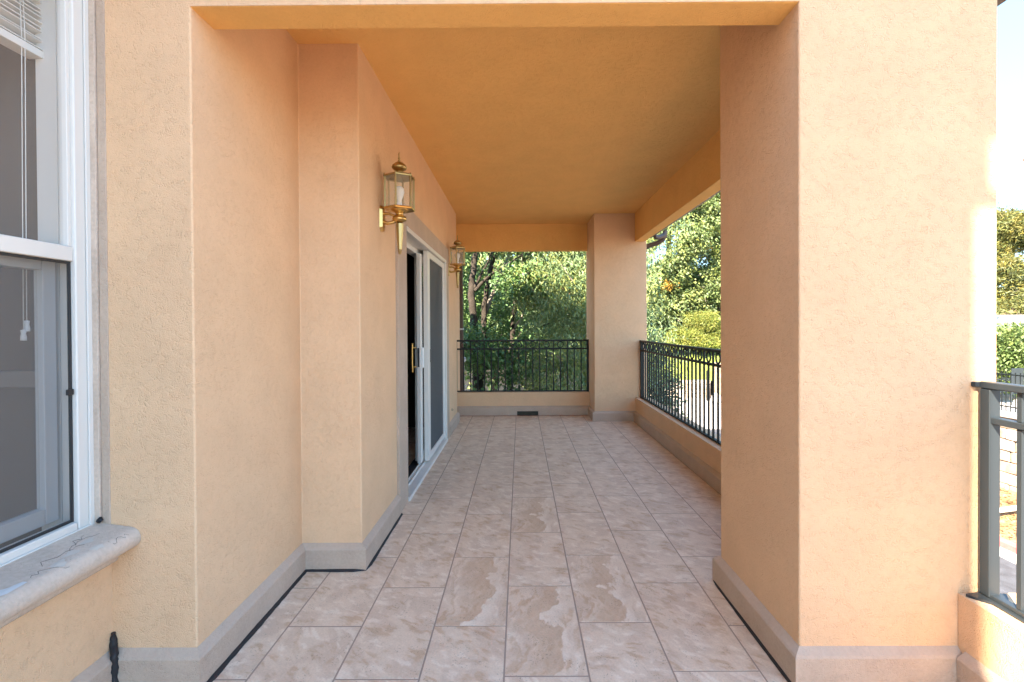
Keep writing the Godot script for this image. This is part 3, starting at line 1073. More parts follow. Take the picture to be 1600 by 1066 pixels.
func sliding_door() -> void:
	var t := thing("sliding_door", "white sliding patio door standing open, grey insect screen over its far half", "door", V(XL, 0, 4.44))
	var y1 := 1.978; var a := 3.524; var b := 5.368
	var st := begin()
	bx(st, -0.99, -0.806, 1.945, y1 + 0.004, a, b, 0.004)          # head
	bx(st, -0.99, -0.806, -0.02, 1.945, 5.335, b, 0.004)           # far jamb
	bx(st, -0.99, -0.838, -0.02, 1.945, a, a + 0.012, 0.002)       # near jamb
	part(t, "frame", st, M.vinyl)
	st = begin()
	bx(st, -0.99, -0.80, -0.003, 0.028, a - 0.01, b, 0.004)
	bx(st, -0.905, -0.895, 0.028, 0.045, a, b, 0.002)
	bx(st, -0.875, -0.866, 0.028, 0.042, a, b, 0.002)
	var track := part(t, "threshold", st, M.vinyl)
	st = begin()
	bx(st, -0.985, -0.906, 0.028, 0.034, a + 0.01, b - 0.03, 0.001)
	part(t, "track_groove", st, M.gasket, track)
	st = begin()
	bx(st, -0.99, -0.915, 1.90, 1.945, a, b - 0.03, 0.003)
	part(t, "head_track", st, M.vinyl)
	# glass leaf, slid back over the fixed half
	st = begin()
	bx(st, -0.915, -0.878, 0.047, 1.905, 4.31, 4.388, 0.005)
	bx(st, -0.915, -0.878, 0.047, 0.14, 4.388, 5.32, 0.005)
	bx(st, -0.915, -0.878, 1.82, 1.905, 4.388, 5.32, 0.005)
	var leaf := part(t, "door_leaf", st, M.vinyl)
	st = begin()
	quad(st, V(-0.896, 0.13, 4.38), V(-0.896, 0.13, 5.32), V(-0.896, 1.83, 5.32), V(-0.896, 1.83, 4.38))
	part(t, "pane", st, M.glass, leaf)
	st = begin()
	bx(st, -0.907, -0.89, 0.90, 1.07, 4.3065, 4.312, 0.001)
	part(t, "lock_plate", st, M.gasket, leaf)
	st = begin()
	for y in [0.9, 1.07]:
		tube(st, [V(-0.914, y, 4.345), V(-0.957, y, 4.335)], [0.006, 0.006], 8)
	tube(st, [V(-0.955, 0.855, 4.33), V(-0.958, 0.93, 4.33), V(-0.958, 1.04, 4.33), V(-0.955, 1.11, 4.33)], [0.0095, 0.0115, 0.0115, 0.0095], 10)
	part(t, "pull_handle", st, M.brass, leaf)
	st = begin()
	cbox(st, V(-0.870, 0.98, 4.352), Vector3(0.018, 0.18, 0.05), 0.006)
	part(t, "outer_handle", st, M.white_plastic, leaf)
	# fixed half
	st = begin()
	bx(st, -0.96, -0.925, 0.03, 1.94, 4.44, 4.52, 0.005)
	bx(st, -0.96, -0.925, 0.03, 0.14, 4.52, 5.33, 0.005)
	bx(st, -0.96, -0.925, 1.85, 1.94, 4.52, 5.33, 0.005)
	var fixed := part(t, "fixed_leaf", st, M.vinyl)
	st = begin()
	quad(st, V(-0.943, 0.13, 4.51), V(-0.943, 0.13, 5.33), V(-0.943, 1.86, 5.33), V(-0.943, 1.86, 4.51))
	part(t, "pane", st, M.glass, fixed)
	# insect screen
	st = begin()
	var sx0 := -0.870; var sx1 := -0.828
	bx(st, sx0, sx1, 0.044, 1.942, 4.40, 4.50, 0.004)
	bx(st, sx0, sx1, 0.044, 1.942, 5.27, 5.333, 0.004)
	bx(st, sx0, sx1, 0.044, 0.105, 4.50, 5.27, 0.004)
	bx(st, sx0, sx1, 1.885, 1.942, 4.50, 5.27, 0.004)
	var scr := part(t, "screen_door", st, M.vinyl)
	st = begin()
	quad(st, V(-0.838, 0.1, 4.495), V(-0.838, 0.1, 5.275), V(-0.838, 1.89, 5.275), V(-0.838, 1.89, 4.495))
	part(t, "mesh_panel", st, M.fly, scr)
	st = begin()
	bx(st, sx1 - 0.002, sx1 + 0.008, 0.93, 1.05, 4.49, 4.515, 0.002)
	part(t, "latch", st, M.gasket, scr)

func lamps() -> void:
	var L := Node3D.new()
	L.name = numbered("wall_lantern")
	add_child(L)
	tag(L, "brass six sided wall lantern nearest the camera, above the open end of the door", "wall lamp", "brass wall lanterns")
	# local: x away from the wall, y up from the centre of the wall plate
	var ax := 0.112
	var st := begin()
	# long back plate with clipped ends
	var outl := [[-0.032, -0.055], [-0.018, -0.078], [0.018, -0.078], [0.032, -0.055], [0.032, 0.055], [0.018, 0.078], [-0.018, 0.078], [-0.032, 0.055]]
	var ring0 := []; var ring1 := []
	for q in outl:
		ring0.append(Vector3(0.0, q[1], q[0])); ring1.append(Vector3(0.017, q[1] * 0.93, q[0] * 0.8))
	for k in 8:
		var j := (k + 1) % 8
		quad(st, ring0[j], ring0[k], ring1[k], ring1[j])
	for k in range(1, 7):
		tri(st, ring1[0], ring1[k + 1], ring1[k])
	part(L, "wall_plate", st, M.brass)
	st = begin()
	tube(st, [Vector3(0.01, -0.015, 0), Vector3(0.04, -0.028, 0), Vector3(0.075, -0.02, 0), Vector3(ax, 0.0, 0)], [0.012, 0.011, 0.011, 0.012], 10)
	tube(st, [Vector3(0.01, 0.03, 0), Vector3(0.05, 0.03, 0), Vector3(ax, 0.005, 0)], [0.009, 0.008, 0.008], 8)
	part(L, "arm", st, M.brass)
	st = begin()
	var c := Vector3(ax, 0, 0)
	lathe(st, c, p2([[0.0, -0.03], [0.014, -0.028], [0.022, -0.02], [0.04, -0.012], [0.043, -0.002], [0.040, 0.010], [0.024, 0.018], [0.020, 0.026], [0.026, 0.034], [0.048, 0.048], [0.056, 0.060], [0.03, 0.062], [0.0, 0.062]]), 24)
	part(L, "bowl", st, M.brass)
	st = begin()
	lathe(st, c, p2([[0.0, -0.205], [0.008, -0.204], [0.012, -0.196], [0.010, -0.188], [0.0125, -0.184], [0.019, -0.10], [0.024, -0.03], [0.0, -0.03]]), 8, false)
	lathe(st, c, p2([[0.0, -0.215], [0.007, -0.212], [0.010, -0.204], [0.0, -0.2]]), 12)
	part(L, "tail", st, M.brass_old)
	# hexagonal cage
	var lo := 0.057; var hi := 0.246; var rb := 0.088; var rt := 0.090
	st = begin()
	lathe(st, c, p2([[0.0, lo - 0.001], [0.094, lo - 0.006], [0.097, lo], [0.093, lo + 0.006], [0.0, lo + 0.006]]), 6, false, PI / 6)
	part(L, "cage_floor", st, M.brass)
	st = begin()
	lathe(st, c, p2([[0.082, hi], [0.096, hi - 0.004], [0.097, hi + 0.003], [0.060, hi + 0.020], [0.030, hi + 0.028], [0.018, hi + 0.032]]), 6, false, PI / 6)
	lathe(st, c, p2([[0.018, hi + 0.030], [0.017, hi + 0.036], [0.026, hi + 0.040], [0.042, hi + 0.052], [0.045, hi + 0.062], [0.040, hi + 0.074], [0.023, hi + 0.088], [0.009, hi + 0.096], [0.0, hi + 0.098]]), 24)
	var roof := part(L, "cap", st, M.brass_old)
	st = begin()
	lathe(st, c, p2([[0.004, hi + 0.095], [0.009, hi + 0.100], [0.005, hi + 0.106], [0.005, hi + 0.110], [0.008, hi + 0.114], [0.004, hi + 0.120]]), 12)
	tube(st, [c + Vector3(0, hi + 0.118, 0), c + Vector3(0.0, hi + 0.13, 0.006), c + Vector3(0, hi + 0.14, 0.005), c + Vector3(0, hi + 0.15, -0.004)], [0.004, 0.004, 0.004, 0.003], 7)
	part(L, "finial", st, M.brass_old, roof)
	for k in 6:
		var a := PI / 6 + TAU * k / 6
		var u := Vector3(cos(a), 0, -sin(a))
		st = begin()
		cbox(st, c + u * 0.088 + Vector3.UP * (lo + hi) / 2, Vector3(0.009, hi - lo, 0.011), 0.002, Basis(Vector3.UP, a))
		lathe(st, c + u * 0.09 + Vector3.UP * (hi + 0.004), p2([[0.0, 0.0], [0.004, 0.001], [0.005, 0.006], [0.003, 0.011], [0.0, 0.012]]), 7)
		part(L, "cage_bar", st, M.brass_old)
	for k in 6:
		var a := PI / 6 + TAU * k / 6; var b := a + TAU / 6
		var u := Vector3(cos(a), 0, -sin(a)) * 0.085; var v := Vector3(cos(b), 0, -sin(b)) * 0.085
		st = begin()
		quad(st, c + u + Vector3.UP * (lo + 0.004), c + v + Vector3.UP * (lo + 0.004), c + v + Vector3.UP * (hi - 0.002), c + u + Vector3.UP * (hi - 0.002))
		part(L, "pane", st, M.lamp_glass)
	st = begin()
	lathe(st, c, p2([[0.0, lo + 0.006], [0.016, lo + 0.006], [0.015, lo + 0.04], [0.0, lo + 0.041]]), 14)
	part(L, "lamp_holder", st, M.white_plastic)
	st = begin()
	lathe(st, c, p2([[0.013, lo + 0.04], [0.014, lo + 0.055], [0.024, lo + 0.08], [0.030, lo + 0.10], [0.027, lo + 0.122], [0.016, lo + 0.135], [0.0, lo + 0.139]]), 18)
	part(L, "bulb", st, M.bulb)
	L.position = V(XL, 1.905, 2.94)
	var L2: Node3D = L.duplicate()
	L2.name = numbered("wall_lantern")
	add_child(L2)
	L2.set_meta("label", "second brass wall lantern beyond the door, farther from the camera")
	L2.position = V(XL, 1.91, 5.66)

# a railing along one axis; along(s) gives the place
func railing(o: Node3D, p0: Vector3, p1: Vector3, balusters: Array, rings: Array, uprights: Array, posts: Array, m: Material, base_y: float, wide := 0.04, bar := 0.008) -> void:
	var dir := (p1 - p0).normalized()
	var len := p0.distance_to(p1)
	var mid := (p0 + p1) / 2.0
	var B := Basis(dir, Vector3.UP, dir.cross(Vector3.UP))
	var st := begin()
	cbox(st, mid + Vector3.UP * 1.049, Vector3(len, 0.024, wide), 0.004, B)
	part(o, "top_rail", st, m)
	st = begin()
	cbox(st, mid + Vector3.UP * 0.931, Vector3(len, 0.022, 0.03), 0.003, B)
	part(o, "middle_rail", st, m)
	st = begin()
	cbox(st, mid + Vector3.UP * (base_y + 0.012), Vector3(len, 0.016, 0.03), 0.003, B)
	part(o, "bottom_rail", st, m)
	for s in balusters:
		st = begin()
		cbox(st, p0 + dir * s + Vector3.UP * ((base_y + 0.02 + 0.92) / 2), Vector3(bar * 2, 0.92 - base_y - 0.02, bar * 2), 0.002, B)
		part(o, "baluster", st, m)
	for s in uprights:
		st = begin()
		cbox(st, p0 + dir * s + Vector3.UP * 0.9895, Vector3(bar * 2, 0.095, bar * 2), 0.002, B)
		part(o, "short_upright", st, m)
	for s in rings:
		st = begin()
		ring(st, p0 + dir * s + Vector3.UP * 0.9895, dir, 0.0415, 0.0055)
		part(o, "ring", st, m)
	for s in posts:
		st = begin()
		cbox(st, p0 + dir * s + Vector3.UP * ((base_y + 1.037) / 2), Vector3(0.03, 1.037 - base_y, 0.03), 0.003, B)
		part(o, "post", st, m)

func railings() -> void:
	var o := thing("balcony_railing", "black iron railing with a row of rings across the far end", "railing", V(0, PAR, 6.985), "black iron balcony railings")
	var p0 := V(-0.93, 0, 6.985); var p1 := V(XPI, 0, 6.985)
	var bal := []; var rg := []; var up := []
	for k in 18:
		var x := 0.864 - k * 0.0985
		if x > -0.90:
			bal.append(x + 0.93)
			if k % 2 == 1: rg.append(x + 0.93)
			else: up.append(x + 0.93)
	railing(o, p0, p1, bal, rg, up, [0.012, 1.887], M.iron, PAR, 0.045)
	o = thing("balcony_railing", "black iron railing with rings along the right side, between the pillars", "railing", V(1.585, PAR, 4.4), "black iron balcony railings")
	p0 = V(1.585, 0, 6.44); p1 = V(1.585, 0, 2.387)
	bal = []; rg = []; up = []
	for k in 40:
		var s := 0.115 + k * 0.0995
		if s < 4.03:
			bal.append(s)
			if k % 2 == 0: rg.append(s)
			else: up.append(s)
	railing(o, p0, p1, bal, rg, up, [0.018], M.iron, PAR - 0.012)
	# the near railing in the sun, ending on the pillar
	o = thing("balcony_railing", "dark grey railing end in the sun at the right edge, bolted to the near pillar", "railing", V(1.6, PAR, 0), "black iron balcony railings")
	p0 = V(1.60, 0, 1.695); p1 = V(1.60, 0, -3.0)
	bal = []; rg = []; up = []
	for k in 45:
		var s := 0.125 + k * 0.1
		bal.append(s)
		if k % 2 == 0: up.append(s)
		elif k > 0: rg.append(s)
	railing(o, p0, p1, bal, rg, up, [], M.iron_new, PAR + 0.004, 0.042, 0.009)
	var st := begin()
	bx(st, 1.58, 1.62, PAR + 0.012, 1.0365, 1.657, 1.6945, 0.004)
	part(o, "post", st, M.iron_new)
	st = begin()
	prism(st, p2([[1.528, 1.69], [1.60, 1.60], [1.672, 1.69], [1.60, 1.706]]), PAR + 0.0005, PAR + 0.009, [0.004, 0.004, 0.004, 0.004])
	bx(st, 1.57, 1.63, PAR + 0.001, PAR + 0.0085, -3.0, 1.64, 0.002)
	part(o, "base_plate", st, M.iron_new)
	st = begin()
	bx(st, 1.566, 1.60, 1.040, 1.058, 1.692, 1.712, 0.003)
	part(o, "wall_lug", st, M.iron_new)

func gutters() -> void:
	var g := thing("roof_gutter", "brown metal gutter along the right eave with an elbow at its far end", "gutter", V(1.76, 2.45, 4.5))
	var st := begin()
	sweep(st, p2([[0.0, 2.54], [0.0, 2.435], [0.075, 2.435], [0.10, 2.455], [0.115, 2.50], [0.122, 2.55], [0.116, 2.55]]), p2([[1.702, 1.70], [1.702, 6.62]]), false)
	part(g, "trough", st, M.gutter)
	st = begin()
	tube(st, [V(1.80, 2.44, 6.56), V(1.86, 2.43, 6.58), V(1.935, 2.465, 6.6), V(1.955, 2.52, 6.6)], [0.03, 0.031, 0.031, 0.031], 10)
	part(g, "outlet", st, M.gutter)
	st = begin()
	tube(st, [V(1.955, 2.53, 6.62), V(1.955, 2.47, 6.62), V(1.93, 2.41, 6.64), V(1.87, 2.375, 6.68), V(1.76, 2.345, 6.74), V(1.715, 2.31, 6.78), V(1.70, 2.22, 6.8), V(1.70, -2.9, 6.8)], [0.032, 0.033, 0.033, 0.033, 0.033, 0.032, 0.031, 0.031], 10)
	part(g, "downspout", st, M.gutter)
	st = begin()
	bx(st, -0.9275, -0.878, -2.9, 2.5, 7.50, 7.56, 0.006)
	var d := thing("downspout", "dark brown downspout on the house corner beyond the far railing", "downspout", V(-0.9, -2.9, 7.53))
	part(d, "pipe", st, M.gutter)
	st = begin()
	bx(st, -0.9273, -0.872, 1.2, 1.225, 7.494, 7.566, 0.002)
	part(d, "strap", st, M.vinyl_in)

func block_wall(owner_node: Node3D, a: Vector2, b: Vector2, y0: float, y1: float, rows: int, bl: float, thick: float, sd: int) -> void:
	var r := RandomNumberGenerator.new(); r.seed = sd
	var dir := (b - a).normalized()
	var basis := Basis(V(dir.x, 0, dir.y), Vector3.UP, V(dir.x, 0, dir.y).cross(Vector3.UP))
	var h := (y1 - y0) / rows
	for i in rows:
		var s := -bl * r.randf()
		while s < a.distance_to(b):
			var l := bl * r.randf_range(0.65, 1.35)
			var s0 := maxf(s, 0.0); var s1 := minf(s + l, a.distance_to(b))
			if s1 - s0 > 0.05:
				var st := begin()
				var c := a + dir * (s0 + s1) / 2
				var push := r.randf_range(-0.025, 0.025)
				cbox(st, V(c.x, y0 + (i + 0.5) * h, c.y) + basis.z * push, Vector3(s1 - s0 - 0.012, h - r.randf_range(0.008, 0.02), thick), 0.02, basis * Basis.from_euler(Vector3(r.randfn(0, 0.012), r.randfn(0, 0.012), r.randfn(0, 0.01))))
				part(owner_node, "stone", st, M.rocks[r.randi() % 3])
			s += l

func yard() -> void:
	# retaining wall of stone along the drive, then turning across its end
	var w := thing("retaining_wall", "pale stone retaining wall across the drive, under the iron fence", "wall", V(11.1, GROUND, 10.5))
	block_wall(w, Vector2(11.1, 7.0), Vector2(11.1, 13.6), -2.62, -0.86, 7, 0.75, 0.35, 91)
	var st := begin()
	bx(st, 11.13, 11.4, GROUND, -0.9, 5.0, 28.2, 0.0)
	part(w, "core", st, M.rocks[1])
	st = begin()
	bx(st, 10.86, 11.42, -0.855, -0.77, 5.0, 14.0, 0.012)
	part(w, "coping", st, M.concrete)
	var w2 := thing("retaining_wall", "brown rock retaining wall at the far end of the drive", "wall", V(7.5, GROUND, 28.6))
	block_wall(w2, Vector2(3.2, 28.6), Vector2(11.0, 28.6), GROUND, -1.95, 4, 0.5, 0.4, 92)
	st = begin()
	bx(st, 3.0, 11.1, GROUND, -2.0, 28.64, 29.0, 0.0)
	part(w2, "core", st, M.rocks[1])
	# grass bank behind
	st = begin()
	var bf := FastNoiseLite.new(); bf.seed = 3; bf.frequency = 0.3
	var lift := func(x: float, d: float) -> Vector3:
		return V(x, lerpf(-2.02, -0.3, smooth01(28.4, 32.2, d)) + bf.get_noise_2d(x, d) * 0.2 - smooth01(44.0, 50.0, d) * 3.2, d)
	for i in 30:
		for k in 24:
			var X := 0.0 + i * 0.75; var D := 28.7 + k * 0.95
			quad(st, lift.call(X, D), lift.call(X + 0.75, D), lift.call(X + 0.75, D + 0.95), lift.call(X, D + 0.95))
	struct("grass_bank", st, M.lawn)
	# planting bed between kerb and wall
	st = begin()
	var r := RandomNumberGenerator.new(); r.seed = 21
	var f := FastNoiseLite.new(); f.seed = 8; f.frequency = 3.0
	var cell := 0.09
	var nx := 21; var nd := 70
	for i in nx:
		for k in nd:
			var q := []
			for e in [[0, 0], [1, 0], [1, 1], [0, 1]]:
				var x: float = 9.28 + (i + e[0]) * cell; var d: float = 6.5 + (k + e[1]) * cell
				q.append(V(x, lerpf(-2.90, -2.44, (x - 9.28) / 1.8) + f.get_noise_2d(x * 3.0, d * 3.0) * 0.045, d))
			quad(st, q[0], q[1], q[2], q[3])
	bx(st, 9.3, 11.1, GROUND - 0.1, -2.93, -6.0, 15.9, 0.0)
	struct("mulch_bed", st, M.mulch)
	st = begin()
	for i in 900:
		var x := r.randf_range(9.32, 10.9); var d := r.randf_range(8.0, 11.6)
		cbox(st, V(x, lerpf(-2.90, -2.44, (x - 9.28) / 1.8) + 0.02, d), Vector3(r.randf_range(0.04, 0.12), 0.014, r.randf_range(0.015, 0.03)), 0.003, Basis.from_euler(Vector3(r.randfn(0, 0.4), r.randf() * TAU, r.randfn(0, 0.4))))
	var ch := solo("bark_chips", st, M.mulch)
	ch.set_meta("kind", "stuff")
	tag(ch, "loose brown bark chips strewn over the bed behind the red kerb", "mulch")
	st = begin()
	bx(st, 9.1, 9.28, GROUND - 0.1, -2.86, -6.0, 15.9, 0.03)
	tag(solo("kerb", st, M.red_paint), "faded red painted kerb along the drive", "kerb")
	st = begin()
	tube(st, [V(9.75, -2.58, 10.05), V(10.35, -2.42, 9.9), V(10.9, -2.25, 9.75)], [0.05, 0.05, 0.05], 12)
	tag(solo("drain_pipe", st, M.white_plastic), "white plastic pipe lying on the mulch bed below the stone wall", "pipe")
	# iron fence on the wall
	var o := thing("iron_fence", "thin black iron fence standing on the stone wall across the drive", "fence", V(11.2, -0.77, 10.5))
	for y in [-0.66, 0.08]:
		st = begin()
		bx(st, 11.185, 11.215, y - 0.015, y + 0.015, 7.5, 14.0, 0.003)
		part(o, "rail", st, M.iron)
	for k in 60:
		st = begin()
		bx(st, 11.192, 11.208, -0.77, 0.14, 7.56 + k * 0.108, 7.576 + k * 0.108, 0.002)
		part(o, "picket", st, M.iron)
	# furniture on the terrace behind the fence
	st = begin()
	bx(st, 11.45, 19.0, GROUND, -0.80, 5.0, 26.0, 0.0)
	struct("terrace", st, M.concrete)
	garden_chair(12.4, 12.55, 0.3, "dark metal garden chair behind the fence, left of the other one")
	garden_chair(12.9, 11.9, 0.9, "dark metal garden chair behind the fence, right of the other one")
	# pergola
	var p := thing("white_pergola", "white wooden pergola with slanting slats above the green hedge", "pergola", V(16.5, -0.8, 16.0))
	for q in [[14.3, 14.3], [19.5, 14.3], [14.3, 18.4], [19.5, 18.4]]:
		st = begin()
		bx(st, q[0] - 0.08, q[0] + 0.08, -0.8, 1.02, q[1] - 0.08, q[1] + 0.08, 0.008)
		part(p, "post", st, M.white_paint)
	for d in [14.3, 18.4]:
		st = begin()
		bx(st, 13.7, 20.1, 1.02, 1.26, d - 0.06, d + 0.06, 0.01)
		part(p, "beam", st, M.white_paint)
	for k in 30:
		st = begin()
		bx(st, 13.75 + k * 0.21, 13.81 + k * 0.21, 1.262, 1.44, 13.8, 18.9, 0.006)
		part(p, "rafter", st, M.white_paint)
	for k in 5:
		st = begin()
		bx(st, 13.6, 20.2, 1.442, 1.49, 14.1 + k * 1.05, 14.16 + k * 1.05, 0.005)
		part(p, "batten", st, M.white_paint)
	# pale boulder and dark post at the end of the drive
	st = begin()
	lathe(st, V(10.6, GROUND, 26.6), p2([[0.0, 0.0], [0.24, 0.02], [0.27, 0.2], [0.22, 0.42], [0.1, 0.54], [0.0, 0.56]]), 16)
	tag(solo("white_bollard", st, M.white_paint), "white rounded marker at the end of the drive, seen through the side railing", "marker")
	st = begin()
	tube(st, [V(10.45, GROUND, 27.4), V(10.45, -1.3, 27.4)], [0.09, 0.08], 10)
	tag(solo("dark_post", st, M.iron), "dark post standing beside the white marker at the drive's end", "post")
	# stone pier with cap beyond the far railing, at left
	var sp := thing("stone_pier", "stone pier with a pale sloping cap beyond the far railing at left", "pier", V(-1.4, GROUND, 8.4))
	st = begin()
	bx(st, -2.0, -0.97, 0.62, 0.71, 7.95, 8.75, 0.02)
	part(sp, "cap", st, M.concrete)
	st = begin()
	bx(st, -1.86, -1.06, GROUND, 0.62, 8.1, 8.6, 0.0)
	part(sp, "core", st, M.rocks[1])
	block_wall(sp, Vector2(-1.03, 8.65), Vector2(-1.03, 8.03), -1.6, 0.60, 12, 0.3, 0.12, 94)
	block_wall(sp, Vector2(-1.0, 8.06), Vector2(-1.9, 8.06), -1.6, 0.60, 12, 0.3, 0.12, 95)
	# houses far off
	house("neighbour_house", "tan neighbour house glimpsed through the trees at the far end", V(-1.0, GROUND, 32.0), Vector3(12, 6.0, 8), M.far_stucco)
	house("neighbour_house", "white gabled house with red tile roof at the right edge of the sky", V(42.0, GROUND, 29.0), Vector3(15.0, 15.2, 8.0), M.white_paint)

func garden_chair(x: float, d: float, turn: float, label: String) -> void:
	var o := thing("garden_chair", label, "chair", V(x, -0.8, d), "terrace chairs")
	o.rotation.y = turn
	var specs := [["seat", Vector3(0, 0.43, 0), Vector3(0.46, 0.03, 0.46)], ["backrest", Vector3(0, 0.72, 0.22), Vector3(0.44, 0.42, 0.03)], ["leg", Vector3(0.2, 0.21, 0.2), Vector3(0.03, 0.42, 0.03)], ["leg", Vector3(-0.2, 0.21, 0.2), Vector3(0.03, 0.42, 0.03)], ["leg", Vector3(0.2, 0.21, -0.2), Vector3(0.03, 0.42, 0.03)], ["leg", Vector3(-0.2, 0.21, -0.2), Vector3(0.03, 0.42, 0.03)], ["armrest", Vector3(0.24, 0.63, 0), Vector3(0.04, 0.03, 0.44)], ["armrest", Vector3(-0.24, 0.63, 0), Vector3(0.04, 0.03, 0.44)]]
	for q in specs:
		var st := begin()
		cbox(st, q[1], q[2], 0.008)
		var m := part(o, q[0], st, M.iron_new)
		m.position = Vector3.ZERO

func house(called: String, label: String, at: Vector3, size: Vector3, m: Material) -> void:
	var o := thing(called, label, "house", at, "houses in the distance")
	var st := begin()
	cbox(st, at + Vector3.UP * size.y / 2, size, 0.02)
	part(o, "wall", st, m)
	st = begin()
	var h := size / 2 + Vector3(0.45, 0, 0.45)
	var y := at.y + size.y
	var a := Vector3(at.x - h.x, y, at.z + h.z); var b := Vector3(at.x + h.x, y, at.z + h.z); var c := Vector3(at.x + h.x, y, at.z - h.z); var d := Vector3(at.x - h.x, y, at.z - h.z)
	var r0 := Vector3(at.x - h.x * 0.5, y + 1.9, at.z); var r1 := Vector3(at.x + h.x * 0.5, y + 1.9, at.z)
	var u := Vector3.UP * 0.18
	quad(st, d, c, b, a)
	for q in [[a, b], [b, c], [c, d], [d, a]]:
		quad(st, q[0], q[1], q[1] + u, q[0] + u)
	quad(st, a + u, b + u, r1, r0); quad(st, c + u, d + u, r0, r1); tri(st, b + u, c + u, r1); tri(st, d + u, a + u, r0)
	part(o, "roof", st, M.roof_tile)
	for k in 3:
		st = begin()
		var wx := at.x + (k - 1) * size.x * 0.3
		cbox(st, Vector3(wx, at.y + size.y * 0.7, at.z + size.z / 2 + 0.01), Vector3(1.1, 1.4, 0.06), 0.01)
		part(o, "window", st, M.vinyl)
		st = begin()
		cbox(st, Vector3(wx, at.y + size.y * 0.7, at.z + size.z / 2 + 0.035), Vector3(0.95, 1.25, 0.03), 0.005)
		part(o, "window_pane", st, M.gasket)

func trees() -> void:
	var broad := leaf_spray(16, 0.085, 0.055, 0.13, 0.15, 1)
	var narrow := leaf_spray(20, 0.085, 0.026, 0.13, 0.55, 2)
	var tuft := leaf_spray(18, 0.15, 0.10, 0.26, 0.1, 3)
	var needle := leaf_spray(22, 0.17, 0.035, 0.15, -0.1, 4)
	var tiny := leaf_spray(18, 0.05, 0.032, 0.08, 0.0, 5)
	var green := leaf_mat(lin(0.115, 0.195, 0.07), lin(0.2, 0.32, 0.07))
	var dull := leaf_mat(lin(0.20, 0.27, 0.13), lin(0.28, 0.38, 0.13))
	var light := leaf_mat(lin(0.155, 0.2, 0.08), lin(0.22, 0.28, 0.08))
	var lime := leaf_mat(lin(0.24, 0.255, 0.055), lin(0.14, 0.15, 0.02))
	var olive := leaf_mat(lin(0.15, 0.165, 0.055), lin(0.08, 0.09, 0.02))
	var varieg := leaf_mat(lin(0.2, 0.24, 0.15), lin(0.06, 0.08, 0.03))
	var T0 := [Color(1, 1, 1), Color(0.75, 0.85, 0.8), Color(1.25, 1.15, 0.9), Color(0.9, 1.05, 1.0)]
	var Y := GROUND
	# 1: the many stemmed tree outside the far opening
	var t := thing("shade_tree", "leafy tree with several dark stems outside the far opening at left", "tree", V(-0.9, Y, 10.2))
	limb(t, "trunk", [V(-0.95, Y, 10.1), V(-0.90, -0.45, 10), V(-0.90, 0.6, 10), V(-0.96, 1.5, 10), V(-0.99, 2.04, 10), V(-0.93, 2.6, 10.05), V(-0.75, 4.0, 10.3)], 0.10, 0.05, M.bark, 1, 11)
	limb(t, "trunk", [V(-0.95, Y, 10.5), V(-0.88, -0.55, 10.6), V(-0.78, 0.56, 10.6), V(-0.79, 1.39, 10.6), V(-0.70, 2.2, 10.6), V(-0.5, 3.0, 10.6), V(-0.2, 4.2, 10.8)], 0.085, 0.04, M.bark, 2, 10)
	limb(t, "trunk", [V(-0.75, Y, 10.8), V(-0.42, -1.2, 11), V(-0.25, -0.1, 11), V(-0.19, 0.82, 11), V(-0.12, 1.7, 11), V(0.04, 2.54, 11), V(0.3, 3.8, 11.2)], 0.09, 0.035, M.bark, 3, 10)
	limb(t, "branch", [V(-0.96, 2.0, 10), V(-0.79, 2.3, 9.95), V(-0.62, 2.62, 9.9), V(-0.42, 3.2, 9.8)], 0.032, 0.015, M.bark, 4, 7)
	limb(t, "branch", [V(-0.93, 1.98, 10), V(-0.62, 2.27, 9.9), V(-0.32, 2.45, 9.8), V(0.2, 2.75, 9.6)], 0.038, 0.012, M.bark, 5, 7)
	limb(t, "branch", [V(-0.16, 1.2, 11), V(0.03, 1.45, 10.9), V(0.16, 1.8, 10.8), V(0.5, 2.2, 10.6)], 0.028, 0.01, M.bark_pale, 6, 7)
	limb(t, "branch", [V(-0.78, 1.5, 10.6), V(-0.5, 2.3, 11.2), V(-0.28, 2.9, 11.6), V(0.0, 3.8, 12)], 0.05, 0.03, M.bark_pale, 7, 7)
	limb(t, "branch", [V(-0.3, 0.2, 11), V(0.15, -0.05, 10.6), V(0.5, 0.3, 10.2)], 0.03, 0.01, M.bark, 8, 7)
	var blobs := [
		[V(-1.2, 3.6, 10.3), Vector3(1.5, 1.0, 1.5), 340], [V(0.4, 3.6, 10.2), Vector3(1.5, 1.1, 1.6), 420], [V(-0.9, 0.9, 9.4), Vector3(0.55, 0.5, 0.6), 110],
		[V(-0.4, 1.4, 11.8), Vector3(1.4, 1.0, 0.9), 300], [V(-0.3, 0.55, 9.9), Vector3(0.9, 0.5, 0.7), 120], [V(-0.6, -0.4, 9.3), Vector3(1.0, 0.5, 0.7), 130],
		[V(0.4, -0.5, 9.6), Vector3(1.0, 0.6, 0.7), 120], [V(0.1, 2.1, 9.7), Vector3(0.6, 0.4, 0.6), 130], [V(-1.5, 2.0, 11.4), Vector3(0.9, 1.4, 1.0), 260], [V(0.0, 1.2, 13.0), Vector3(2.2, 1.3, 1.0), 200]]
	foliage(t, "foliage", broad, green, blobs, T0, 51, -0.05)
	twigs(t, blobs, 70, 0.7, M.bark, 12)
	# 2: the feathery tree that fills the right of that opening
	t = thing("feathery_tree", "dense tree with fine drooping leaves behind the far railing at right", "tree", V(1.6, Y, 10.6))
	limb(t, "trunk", [V(1.7, Y, 10.8), V(1.55, -1.0, 10.7), V(1.45, 1.0, 10.7), V(1.3, 3.0, 10.8), V(1.2, 5.0, 10.8)], 0.14, 0.05, M.bark, 21, 10)
